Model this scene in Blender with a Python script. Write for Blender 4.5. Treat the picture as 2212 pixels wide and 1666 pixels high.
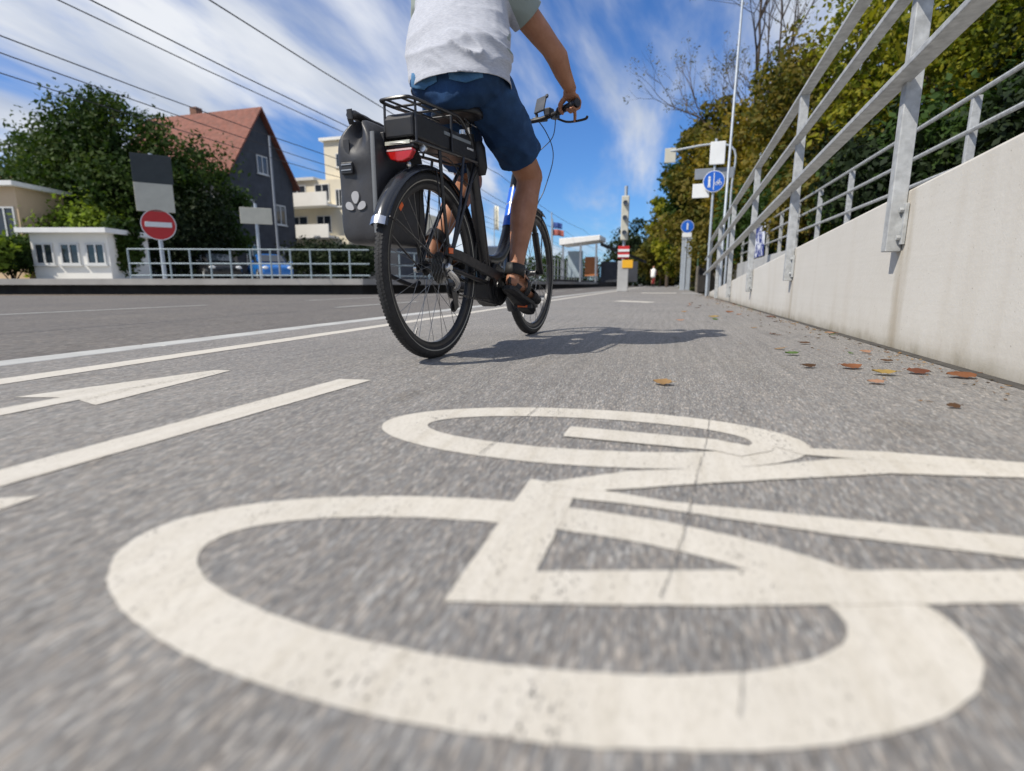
import bpy, bmesh, math, random
import numpy as np
from mathutils import Vector, Matrix, noise

for o in list(bpy.data.objects):
    bpy.data.objects.remove(o)
SC = bpy.context.scene
COL = SC.collection
R = math.radians

# ------------------------------------------------------------------ camera
CAM_H, F_PX, HORIZON, YAW = 0.2946, 1145.5, 613.3, 0.2773     # measured on a 2212 x 1666 copy of the photo
PITCH = math.atan2(833 - HORIZON, F_PX)
cd = bpy.data.cameras.new('camera')
cam = bpy.data.objects.new('camera', cd)
COL.objects.link(cam)
cam.location = (0, 0, CAM_H)
cam.rotation_euler = (R(90) - PITCH, 0, YAW)
cd.sensor_width = 36
cd.lens = 36 * F_PX / 2212
cd.clip_start, cd.clip_end = 0.02, 2000
cd.dof.use_dof = True
cd.dof.focus_distance = 2.2
cd.dof.aperture_fstop = 2.2
SC.camera = cam

# ------------------------------------------------------------------ sun and sky
SUN_AZ, SUN_EL = R(46), R(48.5)          # shadows run 47 degrees to the right of the road
sd = bpy.data.lights.new('sun', 'SUN')
sd.energy, sd.angle, sd.color = 5.0, R(0.5), (1.0, 0.935, 0.83)
sun = bpy.data.objects.new('sun', sd)
COL.objects.link(sun)
tosun = Vector((-math.sin(SUN_AZ) * math.cos(SUN_EL), -math.cos(SUN_AZ) * math.cos(SUN_EL), math.sin(SUN_EL)))
sun.rotation_euler = tosun.to_track_quat('Z', 'Y').to_euler()

SC.view_settings.view_transform = 'Standard'
SC.view_settings.look = 'None'
SC.view_settings.exposure = -0.06
SC.view_settings.gamma = 1
SC.cycles.max_bounces = 6
SC.cycles.transparent_max_bounces = 8
SC.cycles.use_denoising = True

W = bpy.data.worlds.new('World')
SC.world = W
W.use_nodes = True
nt = W.node_tree
nt.nodes.clear()
N = nt.nodes.new
L = nt.links.new
sky = N('ShaderNodeTexSky')
sky.sky_type = 'NISHITA'
sky.sun_disc = False
sky.sun_elevation = SUN_EL
sky.sun_rotation = math.atan2(tosun.x, tosun.y)
sky.ozone_density = 2.6
sky.dust_density = 0.3
sky.air_density = 1.1
tc = N('ShaderNodeTexCoord')
sep = N('ShaderNodeSeparateXYZ')
L(tc.outputs['Generated'], sep.inputs[0])
def wmath(op, a, b=None):
    n = N('ShaderNodeMath'); n.operation = op
    for i, v in enumerate((a, b)):
        if v is None: continue
        if isinstance(v, (int, float)): n.inputs[i].default_value = v
        else: L(v, n.inputs[i])
    return n.outputs[0]
zz = wmath('ADD', wmath('MAXIMUM', sep.outputs[2], 0.0), 0.22)
cmb = N('ShaderNodeCombineXYZ')
L(wmath('DIVIDE', sep.outputs[0], zz), cmb.inputs[0])
L(wmath('DIVIDE', sep.outputs[1], zz), cmb.inputs[1])
cmb.inputs[2].default_value = 3.7
mp = N('ShaderNodeMapping')
mp.inputs['Scale'].default_value = (1.5, 0.46, 1)
mp.inputs['Location'].default_value = (1.3, 0.2, 0)
L(cmb.outputs[0], mp.inputs[0])
n1 = N('ShaderNodeTexNoise'); n1.inputs['Scale'].default_value = 1.5; n1.inputs['Detail'].default_value = 7
n1.inputs['Roughness'].default_value = 0.55; n1.inputs['Distortion'].default_value = 0.25
L(mp.outputs[0], n1.inputs['Vector'])
cr = N('ShaderNodeValToRGB')
cr.color_ramp.elements[0].position, cr.color_ramp.elements[1].position = 0.40, 0.62
cr.color_ramp.elements[0].color = (0, 0, 0, 1)
cr.color_ramp.elements[1].color = (1, 1, 1, 1)
cr.color_ramp.interpolation = 'EASE'
L(n1.outputs['Fac'], cr.inputs[0])
n2 = N('ShaderNodeTexNoise'); n2.inputs['Scale'].default_value = 2.3; n2.inputs['Detail'].default_value = 5
L(mp.outputs[0], n2.inputs['Vector'])
cc = N('ShaderNodeValToRGB')
cc.color_ramp.elements[0].position, cc.color_ramp.elements[1].position = 0.35, 0.66
cc.color_ramp.elements[0].color = (6.2, 7.0, 8.5, 1)
cc.color_ramp.elements[1].color = (11.2, 11.5, 12.0, 1)
L(n2.outputs['Fac'], cc.inputs[0])
mx = N('ShaderNodeMix'); mx.data_type = 'RGBA'
L(wmath('MULTIPLY', cr.outputs[0], 0.95), mx.inputs[0])
tint = N('ShaderNodeMix'); tint.data_type = 'RGBA'; tint.blend_type = 'MULTIPLY'
tint.inputs[0].default_value = 1.0
L(sky.outputs[0], tint.inputs[6]); tint.inputs[7].default_value = (0.66, 1.10, 1.75, 1)
L(tint.outputs[2], mx.inputs[6]); L(cc.outputs[0], mx.inputs[7])
bg = N('ShaderNodeBackground'); bg.inputs['Strength'].default_value = 0.082
L(mx.outputs[2], bg.inputs['Color'])
wo = N('ShaderNodeOutputWorld'); L(bg.outputs[0], wo.inputs['Surface'])

# ------------------------------------------------------------------ measuring helpers (photo point -> metres)
_s, _c = math.sin(YAW), math.cos(YAW)
_r = np.array([_c, _s, 0.0]); _fh = np.array([-_s, _c, 0.0]); _z = np.array([0, 0, 1.0])
_F = _fh * math.cos(PITCH) - _z * math.sin(PITCH)
_U = _fh * math.sin(PITCH) + _z * math.cos(PITCH)
_C = np.array([0, 0, CAM_H])
def ray(x, y): return _r * (x - 1106) / F_PX + _U * (833 - y) / F_PX + _F
def gnd(x, y, z=0.0):
    d = ray(x, y); return Vector(_C + d * ((z - CAM_H) / d[2]))
def at(x, y, depth):
    """photo point at a horizontal distance `depth` in front of the camera"""
    d = ray(x, y); return Vector(_C + d * (depth / float(d @ _fh)))
def zat(X, Y, y):
    """height of the point above (X, Y) seen at photo row y"""
    p = np.array([X, Y, -CAM_H]); k = (833 - y) / F_PX
    a0, b0 = p @ _U, p @ _F
    return (k * b0 - a0) / (_U[2] - k * _F[2])

# ------------------------------------------------------------------ mesh helpers
class MB:
    def __init__(s): s.v = []; s.f = []
    def add(s, vs, fs):
        b = len(s.v); s.v += [tuple(p) for p in vs]; s.f += [tuple(i + b for i in q) for q in fs]; return s
    def box(s, c, d, rot=None):
        hx, hy, hz = d[0] / 2, d[1] / 2, d[2] / 2
        vs = [Vector((x, y, z)) for z in (-hz, hz) for y in (-hy, hy) for x in (-hx, hx)]
        if rot is not None: vs = [rot @ p for p in vs]
        vs = [p + Vector(c) for p in vs]
        return s.add(vs, [(0, 2, 3, 1), (4, 5, 7, 6), (0, 1, 5, 4), (2, 6, 7, 3), (0, 4, 6, 2), (1, 3, 7, 5)])
    def box2(s, a, b): return s.box([(a[i] + b[i]) / 2 for i in range(3)], [abs(b[i] - a[i]) for i in range(3)])
    def tube(s, pts, rad, n=10, side=None, cap=True, dome=False):
        """rad: number, list, or list of (ra, rb); ra lies along `side` (a direction), rb across it"""
        pts = [Vector(p) for p in pts]; m = len(pts)
        if not isinstance(rad, (list, tuple)): rad = [rad] * m
        rad = [(q, q) if not isinstance(q, (list, tuple)) else q for q in rad]
        if dome:
            pts, rad = list(pts), list(rad)
            for e in (0, -1):
                d = (pts[0] - pts[1]) if e == 0 else (pts[-1] - pts[-2])
                d.normalize(); ra, rb = rad[e]; r0 = min(ra, rb); p0 = pts[e]
                ext = [(p0 + d * r0 * k, (ra * q, rb * q)) for k, q in ((0.5, 0.87), (0.85, 0.52), (0.98, 0.2))]
                for p, q in ext:
                    if e == 0: pts.insert(0, p); rad.insert(0, q)
                    else: pts.append(p); rad.append(q)
            m = len(pts)
        vs = []; u = None
        for i in range(m):
            t = (pts[min(i + 1, m - 1)] - pts[max(i - 1, 0)])
            if t.length < 1e-9: t = Vector((0, 0, 1))
            t.normalize()
            if side is not None: u = Vector(side)
            elif u is None: u = Vector((1, 0, 0)) if abs(t.x) < 0.9 else Vector((0, 1, 0))
            u = u - t * u.dot(t)
            if u.length < 1e-6: u = t.orthogonal()
            u.normalize(); w = t.cross(u)
            ra, rb = rad[i]
            for k in range(n):
                a = 2 * math.pi * k / n
                vs.append(pts[i] + u * (ra * math.cos(a)) + w * (rb * math.sin(a)))
        fs = [(i * n + k, i * n + (k + 1) % n, (i + 1) * n + (k + 1) % n, (i + 1) * n + k) for i in range(m - 1) for k in range(n)]
        if cap: fs += [tuple(range(n - 1, -1, -1)), tuple((m - 1) * n + k for k in range(n))]
        return s.add(vs, fs)
    def lathe(s, c, axis, prof, n=24, closed=False, a0=0.0, a1=2 * math.pi):
        """prof: (distance along axis, radius)"""
        ax = Vector(axis).normalized(); u = ax.orthogonal().normalized() if abs(ax.x) < 0.99 else Vector((0, 1, 0)); w = ax.cross(u)
        full = abs(a1 - a0 - 2 * math.pi) < 1e-6
        cnt = n if full else n + 1; m = len(prof); c = Vector(c); vs = []
        for k in range(cnt):
            a = a0 + (a1 - a0) * k / n
            dr = u * math.cos(a) + w * math.sin(a)
            vs += [c + ax * h + dr * r for h, r in prof]
        fs = []
        for k in range(n):
            k2 = (k + 1) % cnt
            for i in range(m if closed else m - 1):
                j = (i + 1) % m
                fs.append((k * m + i, k2 * m + i, k2 * m + j, k * m + j))
        return s.add(vs, fs)
    def ball(s, c, r, n=12, rot=None):
        rr = r if isinstance(r, (list, tuple)) else (r, r, r); vs = []; m = n // 2 + 1
        for i in range(1, m):
            th = math.pi * i / m
            for k in range(n):
                a = 2 * math.pi * k / n
                vs.append(Vector((rr[0] * math.sin(th) * math.cos(a), rr[1] * math.sin(th) * math.sin(a), rr[2] * math.cos(th))))
        vs += [Vector((0, 0, rr[2])), Vector((0, 0, -rr[2]))]
        if rot is not None: vs = [rot @ p for p in vs]
        vs = [p + Vector(c) for p in vs]; q = (m - 1) * n
        fs = [(i * n + k, (i + 1) * n + k, (i + 1) * n + (k + 1) % n, i * n + (k + 1) % n) for i in range(m - 2) for k in range(n)]
        fs += [(q, k, (k + 1) % n) for k in range(n)] + [(q + 1, (m - 2) * n + (k + 1) % n, (m - 2) * n + k) for k in range(n)]
        return s.add(vs, fs)
    def prism(s, poly, vec):
        """extrude a 3-D polygon along vec"""
        n = len(poly); a = [Vector(p) for p in poly]; v = Vector(vec)
        return s.add(a + [p + v for p in a], [tuple(range(n - 1, -1, -1)), tuple(range(n, 2 * n))] + [(i, (i + 1) % n, n + (i + 1) % n, n + i) for i in range(n)])
    def sheet(s, poly): return s.add(poly, [tuple(range(len(poly)))])
    def mesh(s, name, mat=None, smooth=False, fix=True):
        me = bpy.data.meshes.new(name); me.from_pydata(s.v, [], s.f)
        if fix:
            bm = bmesh.new(); bm.from_mesh(me); bmesh.ops.recalc_face_normals(bm, faces=bm.faces[:]); bm.to_mesh(me); bm.free()
        if mat: me.materials.append(mat)
        if smooth: smooth_by_angle(me, smooth if smooth is not True else 40)
        me.update(); return me
    def build(s, name, mat, parent=None, smooth=False, bevel=0, fix=True):
        return link(name, s.mesh(name, mat, smooth, fix), parent, bevel)

def smooth_by_angle(me, deg):
    me.polygons.foreach_set('use_smooth', [True] * len(me.polygons))
    bm = bmesh.new(); bm.from_mesh(me); lim = R(deg)
    for e in bm.edges:
        if len(e.link_faces) == 2 and e.calc_face_angle(0) > lim: e.smooth = False
    bm.to_mesh(me); bm.free()
def link(name, me, parent=None, bevel=0):
    o = bpy.data.objects.new(name, me); COL.objects.link(o)
    if parent: o.parent = parent
    if bevel:
        b = o.modifiers.new('bevel', 'BEVEL'); b.width = bevel; b.segments = 2; b.limit_method = 'ANGLE'; b.angle_limit = R(50)
    return o
def tag(o, label=None, cat=None, group=None, kind=None):
    for k, v in (('label', label), ('category', cat), ('group', group), ('kind', kind)):
        if v: o[k] = v
    return o
def empty(name, loc, rz=0, label=None, cat=None, group=None):
    o = bpy.data.objects.new(name, None); COL.objects.link(o); o.empty_display_size = 0.2
    o.location = loc; o.rotation_euler = (0, 0, rz); return tag(o, label, cat, group)
def bez(p, n=8):
    """smooth curve through points (Catmull-Rom)"""
    p = [Vector(q) for q in p]; out = []
    for i in range(len(p) - 1):
        a, b, c, d = p[max(i - 1, 0)], p[i], p[i + 1], p[min(i + 2, len(p) - 1)]
        for k in range(n):
            t = k / n
            out.append(0.5 * ((2 * b) + (c - a) * t + (2 * a - 5 * b + 4 * c - d) * t * t + (3 * b - a - 3 * c + d) * t ** 3))
    out.append(p[-1]); return out

# ------------------------------------------------------------------ materials
class Nt:
    def __init__(s, name):
        s.m = bpy.data.materials.new(name); s.m.use_nodes = True; s.t = s.m.node_tree; s.b = s.t.nodes['Principled BSDF']
        s.out = s.t.nodes['Material Output']
    def n(s, typ, **kw):
        q = s.t.nodes.new('ShaderNode' + typ)
        for k, v in kw.items(): setattr(q, k, v)
        return q
    def l(s, a, b): s.t.links.new(a, b)
    def co(s, scale=(1, 1, 1), world=False):
        if world: src = s.n('NewGeometry').outputs['Position']
        else: src = s.n('TexCoord').outputs['Object']
        mp = s.n('Mapping'); mp.inputs['Scale'].default_value = scale; s.l(src, mp.inputs[0]); return mp.outputs[0]
    def noise(s, vec, scale, detail=4, rough=0.55, dist=0):
        q = s.n('TexNoise'); q.inputs['Scale'].default_value = scale; q.inputs['Detail'].default_value = detail
        q.inputs['Roughness'].default_value = rough; q.inputs['Distortion'].default_value = dist; s.l(vec, q.inputs['Vector']); return q.outputs['Fac']
    def ramp(s, fac, stops):
        q = s.n('ValToRGB'); e = q.color_ramp.elements
        while len(e) < len(stops): e.new(0.5)
        for i, (p, c) in enumerate(stops):
            e[i].position = p; e[i].color = (*c, 1) if len(c) == 3 else c
        s.l(fac, q.inputs[0]); return q.outputs[0]
    def mix(s, fac, a, b, blend='MIX'):
        q = s.n('Mix', data_type='RGBA', blend_type=blend)
        for i, v in ((0, fac), (6, a), (7, b)):
            if isinstance(v, (int, float)): q.inputs[i].default_value = v
            elif isinstance(v, tuple): q.inputs[i].default_value = (*v, 1) if len(v) == 3 else v
            else: s.l(v, q.inputs[i])
        return q.outputs[2]
    def math(s, op, a, b=None, clamp=False):
        q = s.n('Math', operation=op, use_clamp=clamp)
        for i, v in enumerate((a, b)):
            if v is None: continue
            if isinstance(v, (int, float)): q.inputs[i].default_value = v
            else: s.l(v, q.inputs[i])
        return q.outputs[0]
    def bump(s, h, strength=0.3, dist=0.01):
        q = s.n('Bump'); q.inputs['Strength'].default_value = strength; q.inputs['Distance'].default_value = dist
        s.l(h, q.inputs['Height']); s.l(q.outputs[0], s.b.inputs['Normal'])
    def set(s, color=None, rough=None, metal=None, spec=None):
        for k, v in (('Base Color', color), ('Roughness', rough), ('Metallic', metal), ('Specular IOR Level', spec)):
            if v is None: continue
            if isinstance(v, (int, float)): s.b.inputs[k].default_value = v
            elif isinstance(v, tuple): s.b.inputs[k].default_value = (*v, 1)
            else: s.l(v, s.b.inputs[k])
        return s
def M(name, color, rough=0.6, metal=0.0, var=0.15, scale=8, bump=0.0, bscale=60, spec=0.5):
    """surface with gentle irregular tone and roughness"""
    k = Nt(name); v = k.co()
    f = k.noise(v, scale, 5)
    a = tuple(c * (1 - var) for c in color); b = tuple(min(1, c * (1 + var)) for c in color)
    k.set(k.ramp(f, [(0.3, a), (0.7, b)]), None, metal, spec)
    k.l(k.ramp(k.noise(v, scale * 2.3, 3), [(0.3, (max(0, rough - 0.08),) * 3), (0.7, (min(1, rough + 0.08),) * 3)]), k.b.inputs['Roughness'])
    if bump: k.bump(k.noise(v, bscale, 4), bump, 0.005)
    return k.m

def asphalt(name, tone, warm, grain, worn):
    k = Nt(name); v = k.co((1, 1, 1)); vs = k.co((1, 0.17, 1))
    vo = k.n('TexVoronoi'); vo.inputs['Scale'].default_value = grain; k.l(vs, vo.inputs['Vector'])
    cell = k.n('SeparateColor'); k.l(vo.outputs['Color'], cell.inputs[0])
    g = k.ramp(cell.outputs[0], [(0.0, (0.60,) * 3), (0.4, (0.9, 0.89, 0.88)), (0.8, (1.08, 1.06, 1.03)), (0.96, (1.6, 1.56, 1.48))])
    hue = k.ramp(cell.outputs[1], [(0.2, (1.04, 0.99, 0.95)), (0.8, (0.96, 0.99, 1.03))])
    fine = k.ramp(k.noise(vs, grain * 1.9, 3, 0.7), [(0.3, (0.8,) * 3), (0.7, (1.18,) * 3)])
    big = k.ramp(k.noise(v, 0.7, 6, 0.6), [(0.3, (0.9, 0.9, 0.91)), (0.7, (1.09, 1.08, 1.05))])
    streak = k.ramp(k.noise(k.co((14, 0.5, 1)), 2.6, 6, 0.65), [(0.3, (1 - worn,) * 3), (0.7, (1 + worn,) * 3)])
    c = k.mix(1.0, (tone * warm[0], tone * warm[1], tone * warm[2]), g, 'MULTIPLY')
    for q in (fine, hue, big, streak): c = k.mix(1.0, c, q, 'MULTIPLY')
    st = k.ramp(k.noise(v, 2.6, 6, 0.65, 0.6), [(0.60, (1, 1, 1)), (0.74, (0.74, 0.72, 0.69))])
    c = k.mix(1.0, c, st, 'MULTIPLY')
    k.set(c, 0.85, 0, 0.25)
    h = k.math('SUBTRACT', k.noise(vs, grain * 0.9, 4, 0.7), k.math('MULTIPLY', vo.outputs['Distance'], 0.6))
    k.bump(h, 0.45, 0.003)
    return k.m

def paint(name, col, wear):
    """thin cold plastic, rubbed through to the asphalt in specks and wheel tracks"""
    k = Nt(name); v = k.co(); vs = k.co((1, 0.3, 1))
    tone = k.ramp(k.noise(v, 5, 6, 0.65), [(0.3, tuple(c * 0.88 for c in col)), (0.72, col)])
    grit = k.ramp(k.noise(vs, 260, 4, 0.7), [(0.28, (0.8, 0.79, 0.77)), (0.52, (1, 1, 1))])
    c = k.mix(1.0, tone, grit, 'MULTIPLY')
    dirt = k.ramp(k.noise(k.co((11, 0.5, 1)), 3, 6, 0.62), [(0.45, (1, 1, 1)), (0.8, (0.86, 0.84, 0.80))])
    c = k.mix(1.0, c, dirt, 'MULTIPLY')
    k.set(c, 0.75, 0, 0.3); k.bump(k.noise(vs, 300, 4, 0.7), 0.3, 0.002)
    zone = k.math('MULTIPLY', k.math('SUBTRACT', k.noise(k.co((6, 0.8, 1)), 1.7, 4, 0.6), 0.42), 0.5 * wear)
    hole = k.math('LESS_THAN', k.noise(vs, 340, 3, 0.65), k.math('ADD', zone, 0.287))
    tr = k.n('BsdfTransparent'); ms = k.n('MixShader'); k.l(hole, ms.inputs[0]); k.l(k.b.outputs[0], ms.inputs[1]); k.l(tr.outputs[0], ms.inputs[2]); k.l(ms.outputs[0], k.out.inputs['Surface'])
    return k.m

def leafmat(name, cols, scale=0.9, trans=0.3):
    k = Nt(name); v = k.co(world=True)
    n = k.noise(v, scale, 3, 0.6); f = k.noise(v, 9, 2, 0.7)
    m = k.math('ADD', k.math('MULTIPLY', n, 0.65), k.math('MULTIPLY', f, 0.35))
    c = k.ramp(m, [(0.36 + 0.28 * i / (len(cols) - 1), q) for i, q in enumerate(cols)])
    d = k.n('BsdfPrincipled'); k.l(c, d.inputs['Base Color']); d.inputs['Roughness'].default_value = 0.65; d.inputs['Specular IOR Level'].default_value = 0.18
    tr = k.n('BsdfTranslucent'); k.l(k.mix(1.0, c, (1.2, 1.25, 0.6), 'MULTIPLY'), tr.inputs['Color'])
    ms = k.n('MixShader'); ms.inputs[0].default_value = trans
    k.l(d.outputs[0], ms.inputs[1]); k.l(tr.outputs[0], ms.inputs[2]); k.l(ms.outputs[0], k.out.inputs['Surface'])
    return k.m

m_path = asphalt('path_asphalt', 0.225, (1.0, 0.98, 0.95), 420, 0.16)
m_road = asphalt('road_asphalt', 0.145, (1.0, 0.95, 0.90), 160, 0.18)
m_paint = paint('cream_road_paint', (0.60, 0.565, 0.50), 1.0)
m_paint2 = paint('worn_white_paint', (0.45, 0.45, 0.43), 1.4)
m_kerb = M('kerb_stone', (0.42, 0.42, 0.40), 0.8, 0, 0.2, 3, 0.3, 90)
m_galv = M('galvanised_steel', (0.40, 0.41, 0.41), 0.6, 0.12, 0.24, 22, 0.08, 120)
m_rails = M('weathered_rail_paint', (0.27, 0.33, 0.36), 0.5, 0.2, 0.15, 9)
m_galvpole = M('galvanised_pole', (0.45, 0.49, 0.53), 0.45, 0.4, 0.12, 14)
m_soil = M('dark_soil', (0.05, 0.045, 0.03), 0.95, 0, 0.4, 1.5, 0.5, 12)
m_crack = M('crack_shadow', (0.045, 0.043, 0.04), 0.95, 0, 0.3, 30)
m_black = M('black_plastic', (0.012, 0.012, 0.014), 0.5, 0, 0.2, 20)
m_glass = M('dark_window_glass', (0.02, 0.028, 0.038), 0.08, 0, 0.2, 1, 0, 60, 0.8)
m_white = M('white_paintwork', (0.78, 0.77, 0.74), 0.6, 0, 0.06, 2)
m_wood = M('bark', (0.075, 0.055, 0.04), 0.9, 0, 0.35, 9, 0.6, 40)
m_pave = M('pale_pavement', (0.36, 0.345, 0.32), 0.9, 0, 0.15, 1.2, 0.2, 30)
m_darkstone = M('dark_stone_and_shade', (0.035, 0.032, 0.03), 0.9, 0, 0.3, 2, 0.3, 20)  # dark stone; its black also stands for shadow under the platform slab

def strip(name, pts, z, mat, seg=None, rough=0.0, seed=1, **kw):
    """flat painted polygon with slightly ragged, finely divided edges"""
    rnd = random.Random(seed); out = []
    n = len(pts)
    for i in range(n):
        a, b = Vector((pts[i][0], pts[i][1], 0)), Vector((pts[(i + 1) % n][0], pts[(i + 1) % n][1], 0))
        k = max(1, int((b - a).length / seg)) if seg else 1
        for j in range(k):
            p = a.lerp(b, j / k)
            out.append((p.x + rnd.gauss(0, rough), p.y + rnd.gauss(0, rough), z))
    return tag(MB().sheet(out).build(name, mat), **kw)

# ------------------------------------------------------------------ ground
tag(MB().sheet([(-700, -200, -0.14), (700, -200, -0.14), (700, 1200, -0.14), (-700, 1200, -0.14)]).build('ground', m_soil), kind='structure')
tag(MB().box2((-2.31, -6, -0.4), (1.03, 120, 0.0)).build('cycle_path', m_path), kind='structure')
tag(MB().box2((-40, -30, -0.4), (-2.474, 160, -0.085)).build('road', m_road), kind='structure')
kb = MB(); y = -6.0
while y < 110:
    kb.box2((-2.47, y, -0.35), (-2.315, y + 0.993, 0.002)); y += 1.0
tag(kb.build('kerb', m_kerb, bevel=0.008), kind='structure')
tag(MB().box2((-2.62, -6, -0.3), (-2.476, 110, -0.075)).build('road_gutter', M('gutter_asphalt', (0.055, 0.054, 0.056), 0.85, 0, 0.3, 6, 0.3, 70)), kind='structure')
tag(MB().box2((0.985, -6, -0.3), (1.029, 16, 0.003)).build('wall_foot_joint', M('joint_dirt', (0.06, 0.055, 0.048), 0.95, 0, 0.5, 14, 0.6, 40)), kind='structure')

# painted markings
strip('edge_line_marking', [(-2.015, -4), (-1.90, -4), (-1.875, 3.3), (-1.90, 18), (-1.95, 60), (-2.06, 60), (-2.02, 18), (-1.985, 3.3)], 0.0016, m_paint, 0.05, 0.0012, 2, kind='structure')
strip('lane_dash_marking', [(-1.015, 0.5), (-0.928, 0.504), (-0.862, 1.44), (-0.968, 1.428)], 0.0016, m_paint, 0.025, 0.0007, 3, kind='structure')
strip('lane_dash_marking', [(-0.93, -0.75), (-0.825, -0.75), (-0.832, 0.495), (-0.905, 0.46)], 0.0016, m_paint, 0.025, 0.0007, 4, kind='structure')
strip('arrow_marking', [(-1.535, -0.3), (-1.44, -0.3), (-1.436, 0.975), (-1.335, 0.945), (-1.425, 1.47), (-1.485, 1.46), (-1.635, 0.955), (-1.515, 0.985)], 0.0016, m_paint, 0.02, 0.0007, 5, kind='structure')
strip('far_marking', [(-0.86, 9.3), (-0.25, 8.75), (-0.14, 9.1), (-0.72, 9.75)], 0.0016, m_paint, 0.1, 0.004, 6, kind='structure')
strip('far_marking', [(-0.75, 17.5), (0.35, 17.5), (0.35, 18.5), (-0.75, 18.5)], 0.0016, m_paint, 0.2, 0.006, 7, kind='structure')
strip('far_marking', [(0.5, 17.6), (0.95, 17.6), (0.95, 18.3), (0.5, 18.3)], 0.0016, m_paint2, 0.2, 0.006, 8, kind='structure')
for i, y0 in enumerate((-6, 4.6, 10.6, 16.6, 22.6, 28.6)):
    strip('road_lane_marking', [(-8.0, y0), (-7.87, y0), (-7.87, y0 + 3.2), (-8.0, y0 + 3.2)], -0.081, m_paint2, 0.2, 0.003, 20 + i, kind='structure')
    strip('road_lane_marking', [(-5.2, y0 + 3), (-5.08, y0 + 3), (-5.08, y0 + 6), (-5.2, y0 + 6)], -0.081, m_paint2, 0.2, 0.003, 40 + i, kind='structure')

# the big bicycle pictogram: one flat sheet, outline by outline
def ragged(poly, seed, amp=0.0022, seg=0.006):
    out = []
    for i in range(len(poly)):
        a, b = Vector((*poly[i], 0)), Vector((*poly[(i + 1) % len(poly)], 0))
        k = max(1, int((b - a).length / seg))
        for j in range(k):
            p = a.lerp(b, j / k); out.append((p.x + jit(p.x, p.y, seed, amp), p.y + jit(p.y, p.x, seed + 9, amp)))
    return out
def jit(x, y, seed, amp):
    return amp * (noise.noise(Vector((x * 38, y * 38, seed))) * .7 + noise.noise(Vector((x * 150, y * 150, seed))) * .6)
pic = MB()
def ring(c, o, i, z, tilt, seed):
    n = 420; vs = []
    for k in range(n):
        a = 2 * math.pi * k / n
        for (ra, rb) in (o, i):
            x, y = ra * math.cos(a), rb * math.sin(a)
            vs.append((c[0] + x * math.cos(tilt) - y * math.sin(tilt) + jit(x + ra, y, seed, .0022), c[1] + x * math.sin(tilt) + y * math.cos(tilt) + jit(y + ra, x, seed + 5, .0022), z))
    pic.add(vs, [(2 * k, 2 * ((k + 1) % n), 2 * ((k + 1) % n) + 1, 2 * k + 1) for k in range(n)])
ring((-0.162, 0.470), (0.424, 0.190), (0.330, 0.122), 0.0012, 0.052, 11)
ring((-0.150, 1.030), (0.420, 0.202), (0.322, 0.115), 0.0014, 0.068, 12)
def bar(poly, z, seed): pic.sheet([(x, y, z) for x, y in ragged(poly, seed)])
bar([(-0.186, 0.418), (-0.114, 0.470), (-0.108, 0.735), (-0.184, 0.750)], 0.0016, 13)
bar([(-0.1845, 0.4165), (-0.06, 0.447), (0.059, 0.478), (0.339, 0.563), (0.72, 0.66), (0.72, 0.73), (0.373, 0.632), (0.064, 0.545), (-0.114, 0.492), (-0.16, 0.475)], 0.0018, 14)
bar([(-0.14, 0.690), (-0.035, 0.693), (0.22, 0.668), (0.387, 0.662), (0.75, 0.66), (0.75, 0.725), (0.416, 0.722), (0.234, 0.720), (0.022, 0.716), (-0.14, 0.742)], 0.0020, 15)
bar([(-0.16, 0.738), (-0.09, 0.722), (0.086, 0.807), (0.355, 0.925), (0.62, 0.972), (0.86, 1.0), (0.86, 1.06), (0.583, 1.045), (0.30, 0.985), (0.16, 0.905), (-0.043, 0.822)], 0.0022, 16)
bar([(0.20, 1.035), (0.245, 0.99), (0.60, 0.985), (0.60, 1.043), (0.394, 1.048), (0.266, 1.034)], 0.0024, 17)
bar([(-0.178, 0.988), (0.10, 0.972), (0.14, 0.95), (0.20, 1.0), (0.105, 1.046), (-0.175, 1.064)], 0.0026, 18)
bar([(0.70, 0.58), (0.78, 0.58), (0.78, 0.82), (0.70, 0.82)], 0.0028, 19)
bar([(0.80, 0.93), (0.90, 0.86), (0.93, 0.90), (0.88, 1.14), (0.81, 1.14)], 0.0030, 20)
tag(pic.build('bicycle_marking', m_paint), kind='structure')

# hairline cracks in the asphalt (they run on through the paint)
rc = random.Random(5)
def crack(pts, w):
    a = []; b = []; pts = bez([(p[0], p[1], 0) for p in pts], 24)
    for p in pts:
        j = rc.gauss(0, 0.0007); ww = w * rc.uniform(0.35, 1.1)
        a.append((p.x + j - ww, p.y, 0.0042)); b.append((p.x + j + ww, p.y, 0.0042))
    m = MB(); n = len(a)
    m.add(a + b, [(i, i + 1, n + i + 1, n + i) for i in range(n - 1)])
    tag(m.build('asphalt_crack', m_crack, fix=False), kind='structure')
g = lambda *l: [tuple(gnd(x, y))[:2] for x, y in l]
crack(g((1532, 905), (1525, 960), (1508, 1020), (1490, 1100), (1466, 1190), (1425, 1300)), 0.0006)
crack(g((1165, 880), (1100, 935), (1035, 985)), 0.0009)
crack(g((1600, 1330), (1602, 1440), (1597, 1560)), 0.0004)

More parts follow.
